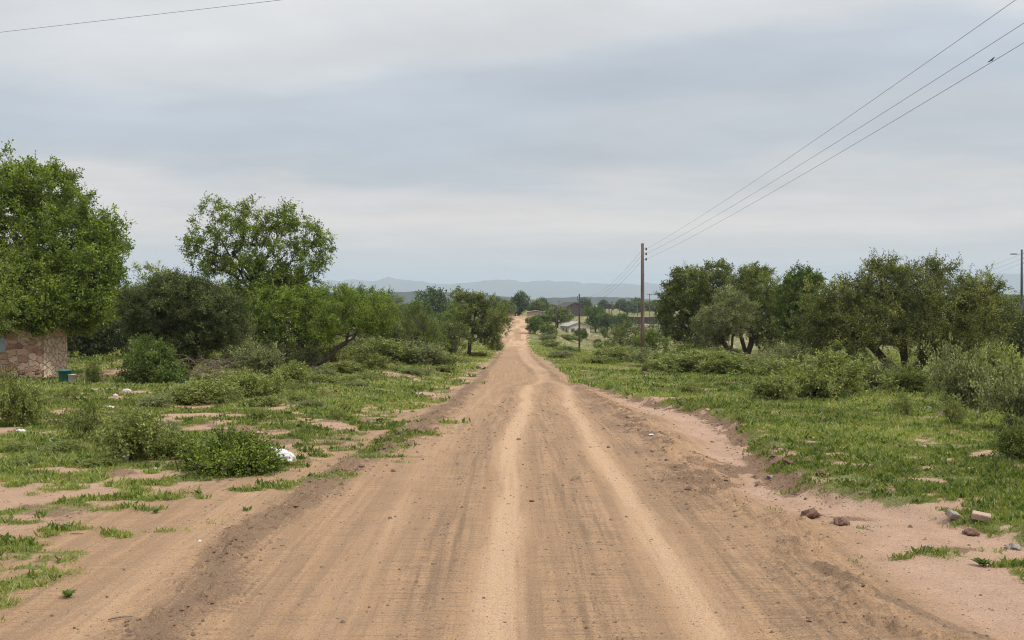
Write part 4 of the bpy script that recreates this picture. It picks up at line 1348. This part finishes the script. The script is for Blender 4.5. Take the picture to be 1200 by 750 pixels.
def build_hut():
    p = gp(47, 43)
    root = empty('stone_hut', (p.x, p.y, p.z), 'small hut of pinkish rubble stone under the big green tree', 'hut', None, math.radians(1))
    H = 2.55; Wd = 4.6; Dp = 2.7
    w1 = MB()
    # front wall split around a window opening
    wx0, wx1, wz0, wz1 = -2.35, -1.45, 1.1, 1.95
    for x0, x1, z0, z1 in ((-Wd, wx0, -.5, H), (wx1, 0, -.5, H), (wx0, wx1, -.5, wz0), (wx0, wx1, wz1, H)):
        w1.box(x0, x1, 0, .32, z0, z1)
    w1.build('wall', STONE, root)
    sw = MB().box(-.32, .003, .32, Dp, -.5, H + .12).build('wall', STONE_LIT, root); sw['label'] = 'side wall of paler stone with sunlight painted into its colour'
    MB().box(-Wd, -Wd + .32, .32, Dp, -.5, H).build('wall', STONE, root)
    MB().box(-Wd + .32, -.32, Dp - .32, Dp, -.5, H).build('wall', STONE, root)
    rf = MB()
    n = 60
    a = []
    for k in range(n + 1):
        x = -Wd + .34 + (Wd - .68) * k / n
        a.append((x, H - .16 + .02 * math.sin(k * math.pi / 1.5)))
    rf.prism(a + [(a[-1][0], a[-1][1] - .02), (a[0][0], a[0][1] - .02)], .33, Dp - .33)
    rf.build('roof', IRON, root)
    wn = MB(); wn.box(wx0, wx1, .12, .2, wz0, wz0 + .06); wn.box(wx0, wx1, .12, .2, wz1 - .06, wz1)
    wn.box(wx0, wx0 + .06, .12, .2, wz0 + .06, wz1 - .06); wn.box(wx1 - .06, wx1, .12, .2, wz0 + .06, wz1 - .06); wn.box((wx0 + wx1) / 2 - .025, (wx0 + wx1) / 2 + .025, .12, .2, wz0 + .06, wz1 - .06)
    f = wn.build('window', STEEL, root)
    MB().box(wx0 + .05, wx1 - .05, .15, .165, wz0 + .05, wz1 - .05).build('pane', m_simple('dusty_glass', (.25, .30, .34), (.18, .22, .26), 3, .2, .02, .001, .5), f)
    # loose stones standing proud of the walls
    return root


build_hut()
GREENP = m_simple('green_plastic', (.03, .17, .14), (.02, .12, .10), 5, .45, .1, .003, .5)
WHITEP = m_simple('white_plastic', (.62, .60, .56), (.48, .46, .43), 6, .5, .3, .005, .4)


def bucket(u, v, s, label, m_, cat='bucket'):
    p = hit(u, v)
    root = empty('bucket', p, label, cat)
    n = 20
    MB().lathe([(.13 * s, 0), (.135 * s, .01), (.17 * s, .30 * s), (.18 * s, .30 * s), (.18 * s, .33 * s), (.165 * s, .33 * s), (.155 * s, .28 * s), (.125 * s, .02 * s)], n).build('tub', m_, root, True)
    pts = [(.185 * s * math.cos(a), .05, (.30 - .14 * math.sin(a)) * s) for a in np.linspace(0, math.pi, 12)]
    MB().tube(pts, .006 * s, 5).build('handle', STEEL, root)


bucket(76, 449, 1.45, 'green plastic bucket at the corner of the stone hut', GREENP)
bucket(84, 448.5, .95, 'small white pail right of the green bucket', WHITEP, 'pail')

# ------------------------------------------------------------------ distant buildings
CREAM = m_simple('cream_plaster', (.62, .56, .46), (.50, .44, .35), 1.2, .9, .2, .01)
ROOFG = m_simple('grey_sheet_roof', (.40, .38, .36), (.26, .24, .22), 1.5, .6, .2, .01, .4)
DKROOF = m_simple('dark_brown_roof', (.075, .058, .055), (.05, .038, .035), 1.0, .8, .3, .02)
BLUEG = m_simple('blue_grey_pane', (.09, .12, .15), (.06, .08, .10), 2, .25, .05, .002, .5)
DKMETAL = m_simple('dark_sheet_metal', (.05, .045, .05), (.032, .030, .034), .8, .6, .2, .01, .4)
PINKW = m_simple('pinkish_plaster', (.44, .30, .25), (.36, .25, .21), 2, .9)


def house(u, D, w, d, h, rh, label, wall, roofm, rz, windows=True, name='house', z=0):
    p = gp(u, D); p.z += z
    root = empty(name, p, label, 'house' if name == 'house' else 'shed', None, math.radians(rz))
    MB().prism([(-w / 2, -.5), (w / 2, -.5), (w / 2, h), (0, h + rh), (-w / 2, h)], 0, d).build('wall', wall, root)
    e = .45
    sl = rh / (w / 2)
    rf = MB()
    rf.prism([(-w / 2 - e, h - e * sl + .03), (0, h + rh + .03), (0, h + rh + .15), (-w / 2 - e, h - e * sl + .15)], -.4, d + .4)
    rf.prism([(w / 2 + e, h - e * sl + .03), (.002, h + rh + .03), (.002, h + rh + .15), (w / 2 + e, h - e * sl + .15)], -.4, d + .4)
    rf.build('roof', roofm, root)
    if windows:
        for x0, x1 in ((-w * .38, -w * .22), (w * .12, w * .3)):
            fr = MB(); fr.box(x0 - .08, x1 + .08, -.06, .02, 1.0, 2.1); f = fr.build('window', CREAM, root)
            MB().box(x0, x1, -.09, -.063, 1.08, 2.02).build('pane', BLUEG, f)
        MB().box(-.5, .4, -.05, .02, 0, 2.05).build('door', BLUEG, root)
        for y0 in (d * .2, d * .6):
            f = MB().box(-w / 2 - .06, -w / 2 + .02, y0, y0 + 1.3, 1.0, 2.1).build('window', CREAM, root)
            MB().box(-w / 2 - .09, -w / 2 - .063, y0 + .08, y0 + 1.22, 1.08, 2.02).build('pane', BLUEG, f)
    return root


house(679, 262, 5.6, 9, 2.6, 1.0, 'cream white low house with a grey gabled roof in the green field', CREAM, ROOFG, 10)
house(664, 272, 4.2, 6, 2.5, .9, 'smaller white building joined behind the left of the cream house', CREAM, ROOFG, 8)
house(668, 330, 2.2, 3, 3.4, .8, 'narrow white building rising behind the cream house', CREAM, ROOFG, 0, False)
house(674, 430, 13.0, 18, 2.6, 3.2, 'large dark brown shed with a broad roof behind the cream house', DKROOF, DKROOF, 12, False, 'barn')
house(594, 300, 4.0, 4, 2.2, .3, 'low pinkish building just showing over the crest of the road', PINKW, ROOFG, 0, False)
house(628, 300, 5.0, 4, 2.4, .3, 'low pinkish building among trees right of the road crest', PINKW, ROOFG, 0, False)

# dark water tank on a stand
p = gp(711.5, 400)
root = empty('water_tank', p, 'dark square water tank on a rusty stand above the trees', 'water tank')
z0 = at(0, 362, 400).z - p.z; z1 = at(0, 356, 400).z - p.z
tk_ = MB().box(-1.3, 1.3, -1.3, 1.3, z0, z1, .08)
for k in range(4):
    tk_.box(-1.36, 1.36, -1.36, -1.303, z0 + .1 + k * (z1 - z0 - .2) / 4, z0 + .16 + k * (z1 - z0 - .2) / 4)
tk_.build('tank', DKMETAL, root)
st = MB()
for sx in (-.9, .9):
    for sy in (-.9, .9):
        st.tube([(sx, sy, 0), (sx * .8, sy * .8, z0)], .12, 6)
st.build('stand', IRON, root)

# gravel mound and dark panelled wall
mx, my = (762 - 600) / F * 292, 292


def build_mound():
    rng = np.random.default_rng(5)
    n = 60
    gx = np.linspace(-13, 16, 90); gy = np.linspace(-7, 7, 40)
    X, Y = np.meshgrid(gx, gy)
    h = 2.7 * sstep(0, .5, 1 - np.abs(Y) / 7) * sstep(0, .35, 1 - np.abs((X - 1.5) / 14.5)) * (.85 + .4 * fbm(X / 3, Y / 3, 4, 7))
    Z = h - .6
    V = np.stack([X, Y, Z], -1).reshape(-1, 3)
    nr, nc = X.shape
    i = np.arange(nr * nc).reshape(nr, nc)
    Fc = np.stack([i[:-1, :-1], i[:-1, 1:], i[1:, 1:], i[1:, :-1]], -1).reshape(-1, 4)
    o = link('embankment', npmesh('embankment', V, Fc, smooth=True), m_simple('rubble_embankment', (.30, .215, .19), (.13, .13, .085), .5, .95, .8, .1))
    o.location = (mx, my, float(height(mx, my)))
    tag(o, kind='structure')


build_mound()
p = Vector((mx, 296, float(height(mx, 292)) + 2.0))
root = empty('panelled_wall', p, 'long dark panelled metal wall on top of the gravel embankment', 'wall')
for k in range(9):
    x = -6.8 + k * 2.5
    w_ = MB(); w_.box(x, x + 2.44, 0, .12, -.6, 2.35 - .06 * (k % 3))
    for q in range(6):
        w_.box(x + .1 + q * .4, x + .16 + q * .4, -.05, -.003, -.5, 2.25 - .06 * (k % 3))
    w_.build('panel', DKMETAL, root)
for k in range(10):
    MB().box(-6.88 + k * 2.5, -6.76 + k * 2.5, -.1, -.053, -.6, 2.5).build('post', IRON, root)

# earth heaps in the field
EARTH = m_simple('red_earth', (.36, .20, .13), (.25, .13, .085), 3, .95, .8, .03)
EARTHD = m_simple('dark_earth', (.19, .11, .075), (.12, .07, .05), 3, .95, .8, .03)


def lump(name, u, v, sx, sy, sz, label, cat, m_, seed, D=None, sub=3, sink=.25, rz=0, group=None, rough=.35):
    p = gp(u, D) if D else hit(u, v)
    b_ = bmesh.new(); bmesh.ops.create_icosphere(b_, subdivisions=sub, radius=1)
    rr = random.Random(seed); a, c = rr.uniform(0, 50), rr.uniform(0, 50)
    for q in b_.verts:
        k = 1 + rough * 2 * (float(fbm(q.co.x * 1.6 + a, q.co.y * 1.6 + q.co.z * 2.3 + c, 4, seed, .65)) - .5)
        q.co = Vector((q.co.x * sx * k, q.co.y * sy * k, q.co.z * sz * k))
    me = bpy.data.meshes.new(name); b_.to_mesh(me); b_.free()
    me.polygons.foreach_set('use_smooth', [sub > 2] * len(me.polygons))
    o = link(name, me, m_); o.location = (p.x, p.y, p.z + sz * (.5 - sink)); o.rotation_euler = (0, 0, rz)
    return tag(o, label, cat, group)


lump('earth_heap', 692, 399, 1.1, .8, .35, 'small reddish heap of earth in the green field before the house', 'earth heap', EARTH, 3)
lump('earth_heap', 898, 428, 2.0, 1.2, .55, 'dark brown earth heap under the olive tree on the right', 'earth heap', EARTHD, 4)
lump('earth_heap', 756, 441, .22, .2, .2, 'little dark earth mound at the scrub edge below the nearest pole', 'earth heap', EARTHD, 5)
ROCK = m_simple('brown_rock', (.27, .19, .145), (.16, .11, .085), 9, .9, .8, .02)
GREYR = m_simple('grey_stone', (.34, .29, .25), (.22, .18, .15), 9, .9, .8, .02)
BRICK = m_simple('pale_brick', (.44, .31, .24), (.33, .23, .18), 14, .9, .5, .006)


def brick(u, v, L, rz, tilt, label, m_):
    p = hit(u, v)
    o = MB().box(-L / 2, L / 2, -.045, .045, -.03, .03, .006).build('brick', m_, None)
    o.location = p + Vector((0, 0, .045)); o.rotation_euler = (math.radians(tilt), math.radians(tilt * .7), math.radians(rz))
    tag(o, label, 'brick')


brick(1117, 611, .13, 25, 24, 'dark half brick lying tilted at the edge of the right grass', GREYR)
brick(1150, 611, .165, -25, 12, 'pale pinkish brick on the grass edge right of the dark half brick', BRICK)
brick(1065, 487, .42, 60, 20, 'pale fallen brick leaning by the thin sapling in the right grass', BRICK)
rocks = [(1123, 487, .30, 'flat reddish stone in the grass before the tall leafy shrub', ROCK), (1102, 489, .22, 'smaller brown stone left of the flat reddish stone', ROCK), (1137, 629, .11, 'brown rock on the sand below the two bricks', EARTHD), (1188, 645, .10, 'greyish rock at the right edge of the bare sand', GREYR),
         (902, 563, .085, 'squat grey rock standing on the washed sand gully', GREYR), (963, 557, .13, 'broken earth clod at the corner of the grass bank', EARTHD), (925, 548, .12, 'brown earth clod at the foot of the grass bank', EARTHD),
         (950, 608, .16, 'low dark earth lump in the washed sand nearest the road', EARTHD), (985, 615, .15, 'crumbled brown lump on the sand between the grass tufts', EARTHD), (905, 541, .1, 'small clod in the gully beside the grass', ROCK),
         (1088, 645, .07, 'little stone on the sandy ground near the right weed', GREYR), (240, 583, .05, 'small dark pebble on bare soil left of the road', ROCK), (948, 729, .035, 'dark pebble on the smooth road at lower right', EARTHD),
         (623, 589, .045, 'dark stone lying in the middle of the road', EARTHD), (781, 540, .05, 'dark stone near the right gravel windrow', EARTHD), (461, 554, .06, 'brown clod near the left gravel windrow', EARTHD),
         (1012, 693, .03, 'tiny pebble at the tyre trace on the right sand', ROCK), (310, 432, .1, 'pale stone in the slope shrubs', GREYR)]
for i, (u, v, s, lab, m_) in enumerate(rocks):
    lump('rock', u, v, s * .5, s * .42, s * .3, lab, 'rock', m_, 500 + i, sub=3, rz=i, rough=1.5, sink=.2)


# litter: crumpled plastic bags and scraps
def bag(u, v, s, label, seed, m_=None, flat=.5, lift=0, name='plastic_bag', rz=0, cat='plastic bag'):
    p = hit(u, v)
    rr = random.Random(seed); a, c = rr.uniform(0, 50), rr.uniform(0, 50)
    b_ = bmesh.new(); bmesh.ops.create_icosphere(b_, subdivisions=4, radius=1)
    for q in b_.verts:
        th = q.co.copy()
        k = 1 + .9 * (abs(float(fbm(th.x * 2.5 + a, th.y * 2.5 + th.z * 2.1 + c, 3, seed)) - .5)) - .25 + .5 * (float(fbm(th.x * 1.1 + c, th.y * 1.3 + a + th.z, 2, seed + 1)) - .5)
        q.co = Vector((th.x * k, th.y * k * .7, th.z * k * flat)) * s
        if th.z < -.3: q.co.z *= .4
    me = bpy.data.meshes.new(name); b_.to_mesh(me); b_.free()
    me.polygons.foreach_set('use_smooth', [True] * len(me.polygons))
    o = link(name, me, m_ or WHITEP); o.location = p + Vector((0, 0, s * flat * .35 + lift)); o.rotation_euler = (0, 0, rz)
    return tag(o, label, cat)


BAGM = m_simple('white_film', (.80, .80, .79), (.66, .67, .66), 30, .4, .6, .008, .5)
SCRAP = m_simple('pale_scrap', (.62, .60, .57), (.48, .45, .42), 30, .7)
bg_ = bag(333, 547, .15, 'white plastic bag draped on the right end of the cut branches', 1, BAGM, .75, .06)
mbn = MB(); mbn.tube([(-.10, 0, .08), (-.15, .0, .13), (-.19, .01, .15)], [.04, .018, .03], 8)
hn = mbn.build('handle', BAGM, bg_, True)
bag(291, 556, .05, 'small white scrap at the front foot of the cut branches', 2, BAGM, .6)
bag(149, 460, .17, 'white plastic bag beneath the leafy bush left of the dark round bush', 3, SCRAP, .45)
bag(135, 466, .07, 'small white scrap on the bare ground left of the larger white bag', 4, SCRAP, 1.0)
bag(129, 479, .10, 'pale scrap on the brown earth behind the left shrubs', 5, SCRAP, .5)
bag(60, 517, .11, 'white paper scrap lying in the left grass', 6, BAGM, .35, 0, 'paper_scrap', -.5, 'paper scrap')
bag(25, 507, .13, 'pale crumpled litter at the left grass before the dense shrub', 7, SCRAP, .35, 0, 'litter_scrap', -.6, 'litter')
bag(4, 537, .10, 'flat pale scrap at the very left edge of the grass', 8, SCRAP, .2, 0, 'litter_scrap', 0, 'litter')
bag(182, 552, .05, 'thin white scrap on the soil below the wide leafy shrub', 9, BAGM, .4, 0, 'litter_scrap', 0, 'litter')
bag(763, 512, .045, 'small white scrap on the right gravel windrow', 10, BAGM, .4, 0, 'litter_scrap', 0, 'litter')
bag(234, 637, .02, 'tiny white scrap on the bare ground at lower left', 11, BAGM, .6, 0, 'litter_scrap', 0, 'litter')
bag(1087, 480, .14, 'white scrap in the grass below the wide thorn tree', 12, BAGM, .4, 0, 'litter_scrap', 0, 'litter')
bag(345, 446, .12, 'pale scrap among the shrubs of the left slope', 13, SCRAP, .5, 0, 'litter_scrap', 0, 'litter')
bag(286, 455, .12, 'pale scrap in front of the pale bushy shrubs', 14, SCRAP, .5, 0, 'litter_scrap', 0, 'litter')

# glass bottle standing in the shrub
pb = hit(155, 540)
GL = m_simple('pale_bottle', (.30, .36, .33), (.24, .30, .27), 8, .15, .02, .001, .6)
o = MB().lathe([(.04, 0), (.045, .01), (.045, .15), (.035, .18), (.016, .21), (.016, .25), (.02, .252), (.018, .265)], 16).build('bottle', GL, None, True)
o.location = pb + Vector((0, -.25, 0)); o.rotation_euler = (.15, .1, 0); tag(o, 'pale bottle upright at the foot of the wide leafy shrub', 'bottle')

# broad-leaved weeds standing alone on the sand
def weed(u, v, s, label, seed):
    root = empty('weed_plant', hit(u, v), label, 'weed')
    rg = np.random.default_rng(seed); n = 26
    a = rg.random(n) * 6.28; lift = .25 + .7 * rg.random(n)
    d = np.stack([np.cos(a), np.sin(a), lift], -1); d /= np.linalg.norm(d, axis=1, keepdims=True)
    Lf = s * (.5 + .6 * rg.random(n))
    P = np.stack([rg.normal(size=n) * s * .12, rg.normal(size=n) * s * .12, .005 + s * .25 * rg.random(n)], -1)
    V, Fc = leaf_mesh_arrays(P, d, Lf, Lf * .45, rg, 1.0)
    link('foliage', npmesh('foliage', V, Fc, {'tint': np.repeat(rg.random(n), 4)}), MATS['leaf_deep'], root)
    mb_ = MB()
    for k in range(8):
        mb_.tube([(0, 0, -.01), tuple(P[k] + d[k] * Lf[k] * .3)], s * .025, 5)
    mb_.build('stem', m_simple('green_stem', (.12, .16, .05), (.09, .12, .04), 10, .7), root)


weed(1152, 665, .085, 'broad-leaved green weed alone on the pink sand at lower right', 1)
weed(183, 602, .06, 'low leafy weed on the bare soil among grass tufts at lower left', 2)
weed(80, 703, .07, 'small dark leafy weed on the bare dirt at bottom left', 3)

# fallen sticks
for u, v, L_, rz, lab in ((141, 727, .16, 25, 'thin pale stick on the bare dirt at bottom left'), (90, 629, .12, 10, 'short dark stick on the left bare soil')):
    p = hit(u, v)
    o = MB().tube([(-L_ / 2, 0, 0), (0, .01, .006), (L_ / 2, 0, 0)], [.004, .006, .003], 6).build('stick', TWIG, None, True)
    o.location = p + Vector((0, 0, .01)); o.rotation_euler = (0, 0, math.radians(rz)); tag(o, lab, 'stick')

# radio mast on the low ridge
p = Vector(((444 - 600) / F * 3900, 3900, CAMZ - 5))
root = empty('radio_mast', p, 'thin radio mast on the far ridge to the left', 'mast')
h = at(444, 336, 3900).z - p.z
ms = MB(); ms.tube([(0, 0, 0), (0, 0, h)], [.7, .35], 6); ms.build('mast', DKMETAL, root)
MB().box(-1.2, 1.2, -1.2, 1.2, h * .8, h * .8 + 1.4).build('antenna', DKMETAL, root)


# ------------------------------------------------------------------ grass blades, weeds, clods (stuff)
def blades(name, seed, n, ymin, ymax, L, W, mode, matname='grass_blade', power=1.0, per=6):
    """tufts of short blades where the turf mask is high"""
    rng = np.random.default_rng(seed)
    y = ymin * (ymax / ymin) ** (rng.random(n) ** power)
    x = rng.uniform(-1, 1, n) * (.56 * y + 1.0)
    g = masks(x, y)[0]
    cl = fbm(x * 1.5, y * 1.5, 3, 301)
    keep = rng.random(n) < np.clip((g - .3) * 1.8, 0, 1) * np.clip(.3 + 1.6 * (cl - .3), .1, 1)
    x, y, cl = x[keep], y[keep], cl[keep]
    z = height(x, y)
    m = len(x)
    sc = np.clip(y / 12, 1, 14) ** .85
    off = rng.normal(size=(m, per, 3)) * .035 * sc[:, None, None]; off[..., 2] = 0
    base = np.stack([x, y, z], -1)[:, None, :] + off
    base[..., 2] = height(base[..., 0], base[..., 1]) - .004
    a = rng.random((m, per)) * 2 * math.pi; lean = .25 + .9 * rng.random((m, per))
    d = np.stack([np.cos(a) * lean, np.sin(a) * lean, np.ones_like(a)], -1); d /= np.linalg.norm(d, axis=-1, keepdims=True)
    LL = (L * (.5 + rng.random((m, per)) * 1.0) * (sc ** .7)[:, None] * (.55 + 1.1 * cl)[:, None]).reshape(-1)
    WW = (W * (.6 + .8 * rng.random((m, per))) * sc[:, None]).reshape(-1)
    V, Fc = leaf_mesh_arrays(base.reshape(-1, 3), d.reshape(-1, 3), LL, WW, rng, 0)
    big = fbm(x * .35, y * .35, 3, 302)
    t = np.clip(-.1 + 1.2 * big[:, None] + .5 * (cl[:, None] - .5) + rng.normal(size=(m, per)) * .25, 0, 1).reshape(-1)
    o = link(name, npmesh(name, V, Fc, {'tint': np.repeat(t, 4)}), MATS[matname])
    tag(o, kind='stuff')
    print(name, len(Fc))


blades('grass', 401, 300000, 5.5, 30, .034, .009, 0)
blades('grass', 402, 160000, 24, 170, .036, .009, 0)
blades('weeds', 403, 26000, 6, 60, .05, .026, 0, 'leaf_scrub', per=9)
blades('weeds', 404, 16000, 6, 60, .06, .03, 0, 'leaf_deep', per=8)


m_leaf('straw', (.22, .17, .09), (.34, .27, .15), (.48, .40, .25), .2)
blades('dry_grass', 405, 14000, 6, 60, .085, .0045, 0, 'straw', per=4)


def clods(name, seed, n, m_, size, which):
    rng = np.random.default_rng(seed)
    y = 5 * (42 / 5) ** (rng.random(n))
    x = rng.uniform(-1, 1, n) * np.minimum(.55 * y + 1, 9)
    g, tr, gr, sd_, cl = masks(x, y)
    if which == 0:
        wgt = (.03 + .9 * cl + .30 * gr + 1.0 * np.exp(-((x - np.interp(y, [0, 10, 15, 19, 35], [-2.35, -2.45, -2.0, -1.75, -1.65])) / .22) ** 2) * sstep(.35, .6, fbm(x * 2, y * 1.2, 3, 141)) + .8 * np.exp(-((x - E_right(y)) / .3) ** 2) * (x > 0) * sstep(10.3, 12, y)) * (1 - tr * .8) * (1 - g * .8) * (1 - sstep(22, 40, y))
    else:
        wgt = (.25 + .6 * gr) * (1 - g) * (1 - sstep(18, 34, y))
    keep = rng.random(n) < wgt
    x, y = x[keep], y[keep]; z = height(x, y); m = len(x)
    s = size * (.3 + rng.exponential(.42, m)).clip(0, 2.6) * np.clip(y / 11, .75, 1.5)
    base = np.array([(1, 0, 0), (.5, .87, 0), (-.5, .87, 0), (-1, 0, 0), (-.5, -.87, 0), (.5, -.87, 0), (.55, .2, .7), (-.3, .45, .8), (-.2, -.5, .65)])
    fs = np.array([(0, 1, 6), (1, 7, 6), (1, 2, 7), (2, 3, 7), (3, 8, 7), (3, 4, 8), (4, 5, 8), (5, 6, 8), (5, 0, 6), (6, 7, 8)])
    V = base[None] * (1 + rng.normal(size=(m, 9, 1)) * .2) * s[:, None, None] * np.stack([np.ones(m), .6 + .5 * rng.random(m), .5 + .5 * rng.random(m)], -1)[:, None, :]
    an = rng.random(m) * 6.28; ca, sa = np.cos(an)[:, None], np.sin(an)[:, None]
    X = V[..., 0] * ca - V[..., 1] * sa; Y = V[..., 0] * sa + V[..., 1] * ca
    V = np.stack([X + x[:, None], Y + y[:, None], V[..., 2] + z[:, None] - s[:, None] * .1], -1)
    Fc = fs[None] + (np.arange(m) * 9)[:, None, None]
    o = link(name, npmesh(name, V.reshape(-1, 3), Fc.reshape(-1, 3)), m_)
    tag(o, kind='stuff')
    print(name, m)


clods('earth_crumbs', 411, 110000, m_simple('crumb_brown', (.22, .135, .085), (.10, .062, .04), 5, .95, .4, .01), .014, 0)
clods('gravel', 412, 95000, m_simple('gravel_mixed', (.34, .25, .175), (.085, .062, .048), 22, .95, .4, .01), .0085, 1)

# ------------------------------------------------------------------ air
hz = MB().box(-20500, 20500, -200, 20500, CAMZ - 75, CAMZ + 370).build('haze', None)
m, t = mat('air')
vp = N(t, 'ShaderNodeVolumePrincipled'); vp.inputs['Color'].default_value = (.64, .74, .86, 1); vp.inputs['Density'].default_value = 1.45e-4
vp.inputs['Anisotropy'].default_value = 0.0
o_ = N(t, 'ShaderNodeOutputMaterial'); t.links.new(vp.outputs[0], o_.inputs['Volume'])
hz.data.materials.append(m)
tag(hz, kind='stuff')

print('T end', _t.time() - _t0)
